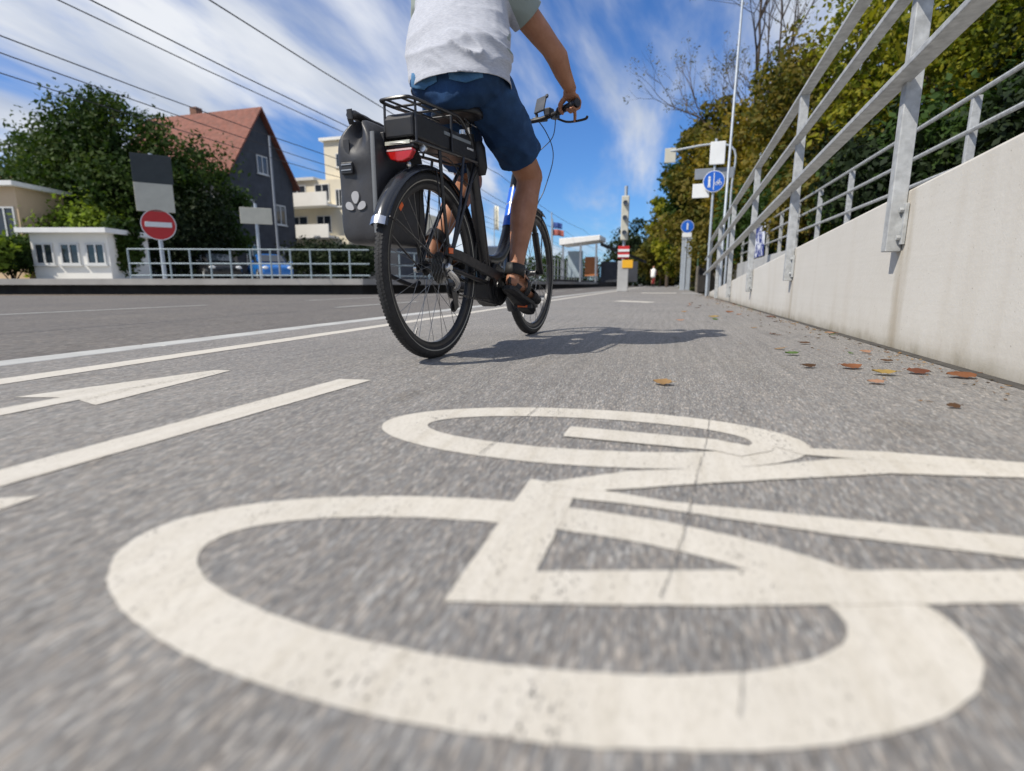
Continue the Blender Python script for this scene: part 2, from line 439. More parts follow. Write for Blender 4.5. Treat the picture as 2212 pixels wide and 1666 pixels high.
# ------------------------------------------------------------------ ramp wall with its railing
def wtop(Y): return 0.752 - 0.0555 * (Y - 2.16)
POSTS = [-1.48, 0.72, 2.92, 5.08, 7.28, 9.5, 11.7, 13.9]
k = Nt('ramp_concrete'); v = k.co()
tone = k.ramp(k.noise(v, 1.3, 6, 0.62), [(0.3, (0.545, 0.52, 0.472)), (0.72, (0.61, 0.588, 0.545))])
lines = k.ramp(k.noise(k.co((1, 0.25, 26)), 2.0, 3, 0.6), [(0.3, (0.97, 0.97, 0.965)), (0.6, (1, 1, 1))])
c = k.mix(1.0, tone, lines, 'MULTIPLY')
spy = k.n('SeparateXYZ'); k.l(v, spy.inputs[0])
wob = k.math('MULTIPLY', k.math('SUBTRACT', k.noise(k.co((1, 1, 0.9)), 3, 3), 0.5), 0.09)
fr = k.math('FRACT', k.math('DIVIDE', k.math('ADD', k.math('ADD', spy.outputs[1], 1.52 + 1.1), wob), 2.192))
dd = k.math('ABSOLUTE', k.math('SUBTRACT', fr, 0.5))
drip = k.ramp(dd, [(0.0, (0.72, 0.67, 0.60)), (0.016, (0.80, 0.77, 0.72)), (0.035, (1, 1, 1))])
c = k.mix(k.ramp(k.noise(k.co((1, 6, 0.8)), 2.5, 4), [(0.3, (0.25,) * 3), (0.6, (1,) * 3)]), c, k.mix(1.0, c, drip, 'MULTIPLY'))
runs = k.ramp(k.noise(k.co((1, 3.2, 0.3)), 1.7, 3, 0.5), [(0.5, (1, 1, 1)), (0.8, (0.90, 0.875, 0.84))])
c = k.mix(1.0, c, runs, 'MULTIPLY')
low = k.ramp(k.math('ADD', spy.outputs[2], k.math('MULTIPLY', k.noise(v, 8, 4), 0.12)), [(0.05, (0.70, 0.68, 0.63)), (0.13, (1, 1, 1))])
c = k.mix(1.0, c, low, 'MULTIPLY')
pores = k.ramp(k.noise(v, 70, 2, 0.5), [(0.24, (0.55, 0.53, 0.5)), (0.28, (1, 1, 1))]); c = k.mix(1.0, c, pores, 'MULTIPLY')
gr1 = k.math('ADD', spy.outputs[2], k.math('MULTIPLY', k.noise(k.co((1, 2.5, 1)), 3.5, 6, 0.7), 0.34))
grime = k.ramp(gr1, [(0.12, (0.62, 0.59, 0.53)), (0.19, (0.91, 0.895, 0.87)), (0.33, (1, 1, 1))]); c = k.mix(1.0, c, grime, 'MULTIPLY')
k.set(c, 0.85, 0, 0.3); k.bump(k.noise(v, 45, 5, 0.65), 0.3, 0.004)
m_conc = k.m
w = MB(); ys = [-3.0, 15.6]
w.prism([(1.03, -3, -0.3), (1.03, 15.6, -0.3), (1.03, 15.6, wtop(15.6)), (1.03, -3, wtop(-3))], (0.22, 0, 0))
tag(w.build('ramp_wall', m_conc, bevel=0.012), 'pale concrete ramp wall falling away beside the cycle path', 'wall')
tag(MB().prism([(1.252, -3, wtop(-3) - 0.22), (1.252, 15.6, wtop(15.6) - 0.05), (2.49, 15.6, wtop(15.6) - 0.05), (2.49, -3, wtop(-3) - 0.22)], (0, 0, -0.1)).build('ramp_path', m_pave), kind='structure')

rail = empty('railing', (1.0, 2.92, 0), 0, 'grey steel railing with three rails bolted to the pale ramp wall', 'railing')
O = Vector((1.0, 2.92, 0))
for yp in POSTS:
    t = wtop(yp)
    pm = MB().box2((0.965 - O.x, yp - O.y - 0.028, t - 0.27), (1.028 - O.x, yp - O.y + 0.028, t + 1.20))
    pp = pm.build('post', m_galv, rail, bevel=0.004)
    bp = MB().box2((1.012 - O.x, yp - O.y - 0.06, t - 0.24), (1.0275 - O.x, yp - O.y + 0.06, t - 0.06))
    for dy in (-0.042, 0.042):
        for dz in (-0.21, -0.09):
            bp.lathe((1.0 - O.x, yp - O.y + dy, t + dz), (-1, 0, 0), [(-0.013, 0.0), (-0.013, 0.011), (0.004, 0.011), (0.004, 0)], 8)
    bp.build('base_plate', m_galv, pp, bevel=0.002)
for hh, (xa, xb) in ((1.21, (0.955, 1.03)), (0.845, (0.925, 0.985)), (0.475, (0.905, 0.985))):
    a, b = -2.8, 14.6
    rm = MB().prism([(xa - O.x, a - O.y, wtop(a) + hh), (xb - O.x, a - O.y, wtop(a) + hh), (xb - O.x, a - O.y, wtop(a) + hh - 0.026), (xa - O.x, a - O.y, wtop(a) + hh - 0.026)], (0, b - a, wtop(b) - wtop(a)))
    rm.build('rail', m_galv, rail, bevel=0.004)

m_conc2 = M('grey_concrete', (0.42, 0.42, 0.41), 0.85, 0, 0.15, 1.5, 0.25, 40)
tag(MB().box2((2.5, -3, -0.3), (2.74, 21.5, 1.02)).build('upper_wall', m_conc2, bevel=0.012), 'grey concrete wall behind the ramp under the second railing', 'wall')
rail2 = empty('railing', (2.6, 6.1, 1.02), 0, 'grey steel railing standing on the wall behind the ramp', 'railing')
for i in range(-4, 10):
    yy = i * 1.68
    MB().box2((-0.035, yy - 0.025, 0), (0.035, yy + 0.025, 0.93)).build('post', m_galv, rail2, bevel=0.004)
for z0 in (0.935, 0.63, 0.335):
    MB().tube([(-0.03, -8.3, z0), (-0.03, 15.3, z0)], 0.021, 8).build('rail', m_galv, rail2, True)

# blue and white banner tied to the second railing
bx = 2.54
k = Nt('banner_print'); v = k.co()
f = k.noise(k.co((1, 1.6, 2.4)), 2.6, 2, 0.4, 0.8)
k.set(k.ramp(f, [(0.49, (0.015, 0.03, 0.22)), (0.52, (0.75, 0.78, 0.85))]), 0.5)
ba, bb = 16.3, 18.4
tag(MB().box2((bx - 0.008, ba, 1.06), (bx, bb, 1.9)).build('banner', k.m), 'dark blue banner with white marks tied to the rear railing', 'banner')

# embankment behind the ramp
em = MB()
em.prism([(2.76, -6, -0.3), (2.76, -6, 0.9), (5.5, -6, 1.7), (16, -6, 4.5), (60, -6, 6), (60, -6, -0.3)], (0, 110, 0))
tag(em.build('embankment', m_soil), kind='structure')

# ------------------------------------------------------------------ trees and plants
G_DARK = leafmat('leaves_dark_green', [(0.018, 0.04, 0.008), (0.035, 0.07, 0.014), (0.06, 0.1, 0.018)], 0.7)
G_MID = leafmat('leaves_mid_green', [(0.012, 0.032, 0.006), (0.032, 0.062, 0.010), (0.07, 0.10, 0.016)], 0.7)
G_AUT = leafmat('leaves_autumn', [(0.04, 0.055, 0.01), (0.15, 0.14, 0.016), (0.27, 0.18, 0.022), (0.17, 0.17, 0.018)], 0.8, 0.35)
G_YEL = leafmat('leaves_yellow_green', [(0.035, 0.055, 0.008), (0.13, 0.16, 0.014), (0.29, 0.27, 0.022), (0.2, 0.18, 0.018)], 0.9, 0.4)
G_OLIVE = leafmat('leaves_olive_brown', [(0.028, 0.04, 0.008), (0.085, 0.095, 0.015), (0.16, 0.115, 0.02), (0.10, 0.115, 0.016)], 0.8, 0.3)
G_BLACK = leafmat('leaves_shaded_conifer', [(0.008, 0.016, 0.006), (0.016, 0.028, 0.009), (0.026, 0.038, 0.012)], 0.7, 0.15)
G_LIME = leafmat('leaves_lime', [(0.09, 0.14, 0.02), (0.17, 0.24, 0.03), (0.24, 0.3, 0.04)], 0.9, 0.4)

def leaf_mesh(name, clumps, n, size, mat, rng, droop=0.0):
    """many small folded leaves spread through ellipsoid clumps; clumps: (centre, (rx, ry, rz))"""
    vol = np.array([max(1e-3, r[0] * r[1] * r[2]) ** 0.72 for _, r in clumps]); cnt = np.maximum(8, (n * vol / vol.sum()).astype(int))
    P = []; Nn = []
    for (c, r), q in zip(clumps, cnt):
        d = rng.normal(size=(q, 3)); d /= np.linalg.norm(d, axis=1)[:, None]
        lump = 1 + 0.22 * np.sin(d @ rng.normal(size=3) * 4 + rng.uniform(0, 6)) + 0.16 * np.sin(d @ rng.normal(size=3) * 9 + rng.uniform(0, 6))
        rad = (rng.uniform(0.12, 1, q) ** 0.42) * lump * np.where(rng.uniform(size=q) < 0.07, rng.uniform(1.0, 1.28, q), 1)
        P.append(np.array(c) + d * rad[:, None] * np.array(r)); Nn.append(d)
    P = np.concatenate(P); Nn = np.concatenate(Nn); q = len(P)
    nd = Nn * 0.7 + rng.normal(size=(q, 3)) * 0.75 + np.array([0, 0, 0.35]); nd /= np.linalg.norm(nd, axis=1)[:, None]
    t = rng.normal(size=(q, 3)) + np.array([0, 0, -droop]); t -= nd * (t * nd).sum(1)[:, None]; t /= np.linalg.norm(t, axis=1)[:, None]
    b = np.cross(nd, t); sz = size * rng.uniform(0.55, 1.35, q)[:, None]
    V = np.stack([P - t * sz, P + b * sz * 0.55 - nd * sz * 0.12, P + t * sz, P - b * sz * 0.55 - nd * sz * 0.12], 1).reshape(-1, 3)
    me = bpy.data.meshes.new(name); me.vertices.add(4 * q); me.vertices.foreach_set('co', V.ravel().astype(np.float32))
    me.loops.add(4 * q); me.loops.foreach_set('vertex_index', np.arange(4 * q, dtype=np.int32))
    me.polygons.add(q); me.polygons.foreach_set('loop_start', np.arange(0, 4 * q, 4, dtype=np.int32))
    try: me.polygons.foreach_set('loop_total', np.full(q, 4, dtype=np.int32))
    except Exception: pass
    me.materials.append(mat); me.update(calc_edges=True); me.validate(); return me

def tree(name, label, cat, base, height, spread, n, size, mat, seed, group=None, nclump=14, trunk=0.16, low=0.28, shape=1.0, lean=(0, 0), droop=0.0):
    """tapered trunk, limbs to each leaf clump, crown as leaf clumps with gaps"""
    rng = np.random.default_rng(seed); rd = random.Random(seed)
    root = empty(name, base, 0, label, cat, group)
    top = Vector((lean[0], lean[1], height * 0.86)); tm = MB()
    path = [Vector((0, 0, -0.3)), Vector((lean[0] * .1 + rd.gauss(0, .05), lean[1] * .1, height * 0.2)), Vector((lean[0] * .4 + rd.gauss(0, .12), lean[1] * .4 + rd.gauss(0, .12), height * 0.5)), top]
    pp = bez(path, 5); tm.tube(pp, [trunk * (1 - 0.85 * i / (len(pp) - 1)) for i in range(len(pp))], 8)
    cl = []
    for i in range(nclump):
        t = (i + 0.5) / nclump; h = height * (low + (1 - low) * t ** 0.9)
        env = spread * (math.sin(math.pi * min(1, 0.16 + 0.80 * t ** shape)) ** 0.75)
        a = i * 2.399 + rd.uniform(-0.5, 0.5); ro = env * rd.uniform(0.45, 0.82) * (0.2 if i == nclump - 1 else 1)
        rr = max(0.3, env * rd.uniform(0.36, 0.56))
        c = Vector((lean[0] * t + math.cos(a) * ro, lean[1] * t + math.sin(a) * ro, min(h, height - rr * 0.55)))
        cl.append((tuple(c), (rr, rr, rr * rd.uniform(0.62, 0.85))))
        s0 = pp[min(len(pp) - 2, int(len(pp) * (0.25 + 0.55 * t)))]
        mid = s0.lerp(c, 0.5) + Vector((0, 0, 0.12 * env)); q = bez([s0, mid, c], 4)
        tm.tube(q, [trunk * 0.32 * (1 - 0.8 * j / (len(q) - 1)) for j in range(len(q))], 5)
    tm.build('trunk', m_wood, root, True, fix=False)
    link('crown', leaf_mesh('crown', cl, n, size, mat, rng, droop), root)
    return root

def bush(name, label, cat, base, rx, ry, rz, n, size, mat, seed, group=None, k=7):
    rng = np.random.default_rng(seed); rd = random.Random(seed); root = empty(name, base, 0, label, cat, group)
    cl = []; tm = MB()
    for i in range(k):
        a = i * 2.4 + rd.uniform(-.4, .4); q = rd.uniform(0.25, 0.72)
        c = Vector((math.cos(a) * rx * q, math.sin(a) * ry * q, rz * rd.uniform(0.32, 0.78)))
        f = rd.uniform(0.38, 0.55); cl.append((tuple(c), (rx * f, ry * f, rz * f * 0.9)))
        tm.tube([(0, 0, -0.2), tuple(c * 0.5 + Vector((0, 0, .05))), tuple(c)], [0.03, 0.02, 0.006], 5)
    tm.build('stem', m_wood, root, fix=False)
    link('foliage', leaf_mesh('foliage', cl, n, size, mat, rng), root); return root

def embz(X): # embankment height
    xs, zs = (2.76, 5.5, 16, 60), (0.9, 1.7, 4.5, 6.0)
    return float(np.interp(X, xs, zs))
def onbank(x, y, depth):
    p = at(x, y, depth); return (p.x, p.y, embz(p.x) - 0.05)

# right-hand bank, near to far; each crown reaches the height it has in the photo
def btree(px, py_top, depth, spread, n, size, mat, seed, label, name='broadleaf_tree', **kw):
    p = at(px, 613, depth); top = at(px, py_top, depth).z
    zb = embz(p.x) - 0.05 if p.x > 2.76 else -0.05
    return tree(name, label, 'tree', (p.x, p.y, zb), top - zb, spread, n, size, mat, seed, **kw)
btree(2300, -420, 11, 3.6, 16000, 0.085, G_YEL, 101, 'tall yellow green tree leaning over the nearest rails', nclump=20, low=0.2)
btree(1985, -260, 15, 3.4, 16000, 0.095, G_YEL, 102, 'bright yellow green tree behind the upright of the nearest post', nclump=20, low=0.15)
btree(1800, 20, 19, 3.2, 14000, 0.11, G_OLIVE, 103, 'brown tinged autumn tree above the middle of the railing', nclump=18, low=0.1)
btree(2110, -60, 20, 3.8, 12000, 0.12, G_AUT, 104, 'orange and green autumn tree deep behind the railing', nclump=18, low=0.1)
btree(1660, 130, 25, 3.3, 14000, 0.13, G_AUT, 105, 'large rusty autumn tree rising behind the tall thin lamp pole', nclump=20, low=0.08)
btree(1545, 205, 30, 3.4, 13000, 0.15, G_OLIVE, 106, 'olive autumn tree behind the white sign panel on the pole', nclump=18, low=0.08)
btree(1495, 265, 33, 2.3, 9000, 0.15, G_MID, 107, 'dark green tree with ragged edge against the blue sky', nclump=16, low=0.25)
btree(1475, 420, 38, 2.2, 8000, 0.15, G_YEL, 108, 'small yellow green tree behind the farther round blue sign', nclump=14, low=0.1)
btree(1440, 405, 48, 2.0, 6000, 0.17, G_YEL, 109, 'leafy green tree left of the farther blue sign', nclump=12, low=0.3)
btree(1425, 500, 56, 2.6, 5000, 0.2, G_OLIVE, 110, 'low brown tree overhanging the far end of the path', nclump=12, low=0.1)
# bushes filling the bank under the crowns
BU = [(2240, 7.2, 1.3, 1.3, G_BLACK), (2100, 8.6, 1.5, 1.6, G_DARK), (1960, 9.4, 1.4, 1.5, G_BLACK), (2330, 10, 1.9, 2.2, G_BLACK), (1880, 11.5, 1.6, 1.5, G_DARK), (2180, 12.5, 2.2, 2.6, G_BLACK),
      (1790, 13.5, 1.5, 1.7, G_OLIVE), (1990, 14, 2.2, 2.6, G_BLACK), (1720, 17, 1.8, 2.0, G_DARK), (1850, 17.5, 2.3, 2.6, G_BLACK), (1650, 20, 1.8, 2.2, G_DARK), (1590, 24, 2.0, 2.3, G_OLIVE), (1700, 26, 2.8, 3.3, G_BLACK), (1545, 29, 2.4, 2.6, G_OLIVE)]
BL = ['near black bush under the lowest rail at the frame edge', 'dark green bush behind the nearest post of the rear railing', 'black shaded bush behind the second tall post', 'broad black shrub high on the bank at the frame edge', 'dark green bush above the pale wall edge', 'wide shaded shrub under the orange tree',
      'brownish bush between the second and third tall posts', 'shaded shrub mass under the bright yellow tree', 'dark green bush above the blue banner', 'black shrub behind the rear railing posts', 'dark bush left of the blue banner', 'brown bush behind the thin lamp pole', 'tall shaded shrub under the rusty tree', 'brown bush behind the stone wall at the ramp foot']
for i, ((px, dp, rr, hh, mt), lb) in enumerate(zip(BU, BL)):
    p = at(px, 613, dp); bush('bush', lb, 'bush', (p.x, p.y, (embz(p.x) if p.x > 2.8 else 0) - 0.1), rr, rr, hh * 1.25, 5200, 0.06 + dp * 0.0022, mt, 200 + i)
# far dark trees closing the path
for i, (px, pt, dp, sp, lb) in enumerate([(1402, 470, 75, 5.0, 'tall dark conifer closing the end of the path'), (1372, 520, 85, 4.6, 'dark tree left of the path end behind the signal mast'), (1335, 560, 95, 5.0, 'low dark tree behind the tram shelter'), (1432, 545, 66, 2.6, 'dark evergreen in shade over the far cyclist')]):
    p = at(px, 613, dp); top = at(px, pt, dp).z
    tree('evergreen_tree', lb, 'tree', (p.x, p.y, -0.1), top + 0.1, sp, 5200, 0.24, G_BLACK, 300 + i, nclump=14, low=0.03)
# bare tree against the sky
def bare_tree(base, height, seed, label):
    rd = random.Random(seed); root = empty('bare_tree', base, 0, label, 'tree'); m = MB(); tips = []
    def grow(p, d, ln, r, lvl):
        q = [p]; dd = d.copy()
        for i in range(4):
            dd = (dd + Vector((rd.gauss(0, .09), rd.gauss(0, .09), rd.gauss(0.05, .05)))).normalized(); q.append(q[-1] + dd * ln / 4)
        m.tube(q, [r * (1 - 0.13 * i) for i in range(5)], 6 if lvl < 2 else 4, cap=False)
        if lvl >= 6: tips.append(q[-1]); return
        for k in range(3 if lvl < 4 else 2 + (rd.random() < .45)):
            a = rd.uniform(0, 6.28); s = rd.uniform(0.28, 0.62)
            o = dd.orthogonal().normalized(); o.rotate(Matrix.Rotation(a, 3, dd))
            grow(q[rd.choice((2, 3, 4))] if k else q[-1], (dd + o * s).normalized(), ln * rd.uniform(0.62, 0.82), r * 0.56, lvl + 1)
    grow(Vector((0, 0, -.2)), Vector((0, 0, 1)), height * 0.3, 0.2, 0)
    m.build('trunk', m_wood, root, fix=False)
    rng = np.random.default_rng(seed)
    link('crown', leaf_mesh('crown', [(tuple(t), (.3, .3, .3)) for t in tips[::3]], 2200, 0.06, G_OLIVE, rng), root)
for i, (px, pt, dp, lb) in enumerate([(1600, -70, 31, 'nearly bare tree with thin twigs against the clouds'), (1640, -260, 27, 'tall bare branched tree above the autumn crowns')]):
    p = at(px, 613, dp); z0 = embz(p.x); bare_tree((p.x, p.y, z0), (at(px, pt, dp).z - z0) * 0.98, 60 + i, lb)

# ------------------------------------------------------------------ left side: tram platform and what stands on it
PZ = 0.47
def q2(x, d): p = at(x, 613, d); return (p.x, p.y)
edge = [q2(-500, 18.5), q2(784, 19.0), q2(1000, 23), q2(1190, 38), q2(1330, 80)]
far = [q2(1345, 190), q2(300, 190), q2(-900, 120)]
def slab(name, pts, z0, z1, mat, **kw): return tag(MB().prism([(x, y, z0) for x, y in pts], (0, 0, z1 - z0)).build(name, mat), **kw)
slab('platform_pavement', edge + far, 0.26, PZ, m_pave, kind='structure')
inner = [(x - 0.25, y + 0.35) for x, y in edge]
slab('platform_base_ground', inner + far, -0.4, 0.258, m_darkstone, kind='structure')  # near-black colour paints in the shade below the overhanging edge
# lighter gravel verge in front of the platform
verge = [q2(-500, 17.7), q2(250, 17.9), q2(560, 18.7), q2(-500, 18.45)]
slab('verge_path', verge, -0.3, -0.07, M('brown_gravel', (0.2, 0.155, 0.11), 0.95, 0, 0.35, 5, 0.5, 40), kind='structure')

def guard(pts, label, n, h=1.05):
    root = empty('guard_rail', (*pts[0], PZ), 0, label, 'railing'); o = Vector((*pts[0], 0))
    tot = [(Vector((*a, 0)) - o, Vector((*b, 0)) - o) for a, b in zip(pts, pts[1:])]
    for a, b in tot:
        for i in range(n):
            p = a.lerp(b, i / n); MB().tube([(p.x, p.y, 0), (p.x, p.y, h)], 0.03, 8).build('post', m_rails, root, True)
        for z in (h, h * 0.52, h * 0.12): MB().tube([(a.x, a.y, z), (b.x, b.y, z)], 0.026, 8).build('rail', m_rails, root, True)
    return root
guard([q2(285, 19.6), q2(800, 20.2)], 'pale steel guard rail along the tram platform edge', 12)
guard([q2(830, 21), q2(1010, 25), q2(1180, 37)], 'grey guard rail behind the rear wheel of the bicycle', 6)

# ---- houses
m_tile = M('red_roof_tile', (0.19, 0.066, 0.042), 0.8, 0, 0.25, 2.5, 0.5, 14)
m_slate = M('dark_slate_cladding', (0.036, 0.04, 0.05), 0.7, 0, 0.25, 1.2, 0.3, 10)
m_cream = M('cream_render', (0.70, 0.63, 0.48), 0.85, 0, 0.06, 1.0, 0.1, 25)
m_creamw = M('white_render', (0.78, 0.76, 0.70), 0.8, 0, 0.05, 1.0, 0.1, 25)
m_frame = M('window_frame_paint', (0.6, 0.6, 0.58), 0.5, 0, 0.05, 3)
m_brick = M('brown_brick', (0.2, 0.1, 0.065), 0.9, 0, 0.3, 6, 0.4, 30)
def window(root, face, c, w, h):
    """face '-y' or '+x'; c in root coordinates on the facade plane"""
    t = 0.07; fm = MB(); pm = MB(); x, y, z = c
    def bx(m, u0, u1, z0, z1, d0, d1):
        if face == '-y': m.box2((x + u0, y - d1, z + z0), (x + u1, y - d0, z + z1))
        else: m.box2((x + d0, y + u0, z + z0), (x + d1, y + u1, z + z1))
    for u0, u1, z0, z1 in ((-w / 2, w / 2, h / 2 - t, h / 2), (-w / 2, w / 2, -h / 2, -h / 2 + t), (-w / 2, -w / 2 + t, -h / 2 + t, h / 2 - t), (w / 2 - t, w / 2, -h / 2 + t, h / 2 - t), (-t / 2, t / 2, -h / 2 + t, h / 2 - t)):
        bx(fm, u0, u1, z0, z1, 0.002, 0.06)
    bx(fm, -w / 2 - .08, w / 2 + .08, -h / 2 - .07, -h / 2 - .002, 0.002, 0.12)
    bx(pm, -w / 2 + t + .002, w / 2 - t - .002, -h / 2 + t + .002, h / 2 - t - .002, 0.003, 0.02)
    f = fm.build('window', m_frame, root); pm.build('pane', m_glass, f); return f
def gable_house(label, cx, cy, z0, lx, ly, eave, ridge, wall, roof, ridge_axis='x', over=0.4, wins=()):
    r = empty('house', (cx, cy, z0), 0, label, 'house')
    a, b = lx / 2, ly / 2
    if ridge_axis == 'x':
        MB().prism([(-a, -b, 0), (-a, b, 0), (-a, b, eave), (-a, 0, ridge), (-a, -b, eave)], (lx, 0, 0)).build('wall', wall, r)
        k = (ridge - eave) / b; rm = MB()
        for s in (-1, 1):
            e = [(-a - over, s * (b + over), eave - k * over + .06), (-a - over, 0, ridge + .06), (-a - over, 0, ridge + .26), (-a - over, s * (b + over), eave - k * over + .26)]
            rm.prism(e, (lx + 2 * over, 0, 0))
    else:
        MB().prism([(-a, -b, 0), (a, -b, 0), (a, -b, eave), (0, -b, ridge), (-a, -b, eave)], (0, ly, 0)).build('wall', wall, r)
        k = (ridge - eave) / a; rm = MB()
        for s in (-1, 1):
            e = [(s * (a + over), -b - over, eave - k * over + .06), (0, -b - over, ridge + .06), (0, -b - over, ridge + .26), (s * (a + over), -b - over, eave - k * over + .26)]
            rm.prism(e, (0, ly + 2 * over, 0))
    ro = rm.build('roof', roof, r)
    MB().box2((-a * .3, 0.35, ridge - 1.0), (-a * .3 + .6, 0.95, ridge + 0.9)).build('chimney', m_brick, ro)
    for face, u, z, w, h in wins:
        window(r, face, (u, -b, z) if face == '-y' else (a, u, z), w, h)
    return r
ap = at(556, 240, 42)
gable_house('tall dark slate clad house with orange red tiled roof behind the tree', ap.x - 5.0, ap.y, 0.4, 10, 6.6, 7.8, ap.z - 0.4, m_slate, m_tile, 'x',
            wins=[('+x', u, z, 1.2, 1.5) for u in (-1.8, 1.6) for z in (2.0, 5.2)] + [('+x', 0, 8.6, 1.1, 1.3)] + [('-y', u, z, 1.2, 1.5) for u in (-3, 0, 3) for z in (2.2, 5.4)])
lf = at(30, 365, 34)
gable_house('low house with brown red roof and white gable at the left edge', lf.x - 4.0, lf.y + 2.5, 0.4, 9, 7, 4.6, lf.z - 0.4, m_creamw, M('brown_roof_tile', (0.2, 0.085, 0.055), 0.85, 0, 0.25, 2.5, 0.5, 14), 'x', 0.5,
            wins=[('-y', u, z, 1.3, 1.3) for u in (-2, 1.5) for z in (1.6, 3.6)] + [('+x', u, 2.4, 1.3, 1.4) for u in (-1.6, 1.4)])

# cream apartment block with stepped terraces
cb = at(705, 613, 50); r = empty('apartment_building', (cb.x, cb.y, 0.4), 0, 'cream stepped apartment block with white balcony bands and pale tower', 'building')
MB().box2((-3.6, 0, 3.4), (2.6, 8, 9.0)).build('wall', m_cream, r)
MB().box2((-0.4, 1.5, 9.002), (2.9, 8.5, 12.6)).build('tower_wall', m_cream, r)
MB().box2((2.602, 0.8, 3.4), (7.5, 9, 6.6)).build('wing_wall', m_cream, r)
MB().box2((-3.2, 0.4, -0.3), (7.2, 8, 3.398)).build('ground_floor_wall', m_slate, r)
MB().prism([(-0.7, 1.2, 12.602), (3.2, 1.2, 12.602), (3.2, 8.8, 12.602), (-0.7, 8.8, 12.602)], (0, 0, 0.25)).build('roof', m_creamw, r)
MB().box2((-3.9, -0.3, 9.003), (-0.42, 8.2, 9.25)).build('roof', m_frame, r)
for z in (3.9, 6.6):
    bm_ = MB(); bm_.box2((-4.1, -1.5, z), (1.6, -0.003, z + 0.2)); b_ = bm_.build('balcony', m_creamw, r)
    MB().box2((-4.1, -1.5, z + 0.202), (1.6, -1.38, z + 1.15)).build('parapet', m_creamw, b_)
for u, z, w in ((-2.4, 5.2, 1.8), (0.2, 5.2, 1.5), (-2.4, 7.9, 1.8), (0.2, 7.9, 1.5), (1.9, 7.4, .7)): window(r, '-y', (u, 0, z), w, 1.5)
window(r, '-y', (1.3, 1.5, 10.9), 1.0, 1.2)
for u in (3.6, 5.2, 6.7): window(r, '-y', (u, 0.8, 5.2), 0.9, 1.3)
for u in (2.5, 5.2): window(r, '+x', (2.6, u, 7.9), 1.1, 1.4)

# white kiosk with a row of windows, and the garage left of it
def kiosk(x0, x1, dp, h, label, mat, seed):
    a, b = Vector((*q2(x0, dp), 0)), Vector((*q2(x1, dp), 0)); d = (b - a); ln = d.length
    r = empty('kiosk', (a.x, a.y, PZ), math.atan2(d.y, d.x), label, 'hut')
    MB().box2((0, 0, 0), (ln, 2.6, h)).build('wall', mat, r)
    MB().box2((-.25, -.4, h + .002), (ln + .25, 2.9, h + 0.2)).build('roof', m_white, r)
    n = max(2, int(ln / 1.05))
    for i in range(n): window(r, '-y', ((i + .5) * ln / n, 0, h * 0.56), ln / n * 0.74, h * 0.46)
    return r
kiosk(80, 245, 23.5, 1.95, 'long low white hut with a row of windows', m_creamw, 1)
kiosk(-170, 66, 25, 4.1, 'tall white flat roofed garage at the left edge', M('beige_render', (0.62, 0.46, 0.30), 0.85, 0, 0.08, 1), 2)
for i, (px, dp, rx, hz, mt, lb) in enumerate([(30, 23.5, 1.3, 1.3, G_DARK, 'dark hedge bush in front of the white garage'), (165, 27, 2.6, 2.9, G_LIME, 'bright lime bush above the low white hut'), (270, 24.5, .8, 2.0, G_MID, 'green bush at the right end of the white hut'), (-40, 22.5, 1.4, 1.3, G_LIME, 'lime green bush at the left edge'),
                                        (420, 30, 2.6, 4.2, G_BLACK, 'black shaded bush right of the no entry sign'), (680, 40, 3.0, 2.3, G_BLACK, 'dark hedge below the cream apartment block'), (760, 36, 2.4, 1.7, G_BLACK, 'dark low hedge beside the pannier'), (310, 33, 3.4, 5.0, G_BLACK, 'deep shaded thicket under the big tree')]):
    p = at(px, 613, dp); bush('bush', lb, 'bush', (p.x, p.y, PZ - .02), rx, rx, hz * 1.2, 5200, 0.12, mt, 400 + i)
def ptree(px, pt, dp, sp, n, size, mat, seed, label, **kw):
    p = at(px, 613, dp); tree('broadleaf_tree', label, 'tree', (p.x, p.y, PZ - .02), at(px, pt, dp).z - PZ, sp, n, size, mat, seed, **kw)
ptree(290, 205, 31, 4.6, 30000, 0.13, G_MID, 501, 'big round dark green tree behind the no entry sign', nclump=30, low=0.12, trunk=0.3)
ptree(150, 290, 35, 3.6, 13000, 0.15, G_MID, 502, 'lower green tree left of the big round tree', nclump=18, low=0.12)
ptree(455, 330, 33, 2.6, 9000, 0.14, G_DARK, 503, 'dark narrow tree in front of the slate house', nclump=14, low=0.08)

# ---- signs and masts on the platform
m_red = M('sign_red', (0.52, 0.02, 0.02), 0.4, 0, 0.06, 4)
m_blue = M('sign_blue', (0.01, 0.11, 0.52), 0.4, 0, 0.06, 4)
m_signw = M('sign_white', (0.76, 0.77, 0.76), 0.45, 0, 0.05, 4)
m_signgrey = M('sign_back_grey', (0.24, 0.26, 0.29), 0.5, 0.2, 0.08, 6)
m_paneldk = M('dark_panel', (0.035, 0.042, 0.042), 0.5, 0.1, 0.1, 4)
m_beige = M('sign_beige', (0.55, 0.53, 0.44), 0.5, 0, 0.06, 5)
m_yel = M('sign_yellow', (0.8, 0.42, 0.02), 0.45, 0, 0.06, 5)
def face_cam(x, y): return math.atan2(-x, y)      # turn a sign towards the road user
def disc(parent, name, z, r, mat, y=-0.06, x=0, th=0.02):
    return MB().lathe((x, y, z), (0, -1, 0), [(0, 0), (0, r), (th, r), (th, 0)], 40).build(name, mat, parent, 30)
def plate(parent, name, x, z, w, h, mat, y=-0.06, bevel=0.02):
    p = [(x - w / 2, y, z - h / 2), (x + w / 2, y, z - h / 2), (x + w / 2, y, z + h / 2), (x - w / 2, y, z + h / 2)]
    return MB().prism(p, (0, -0.02, 0)).build(name, mat, parent, bevel=bevel)
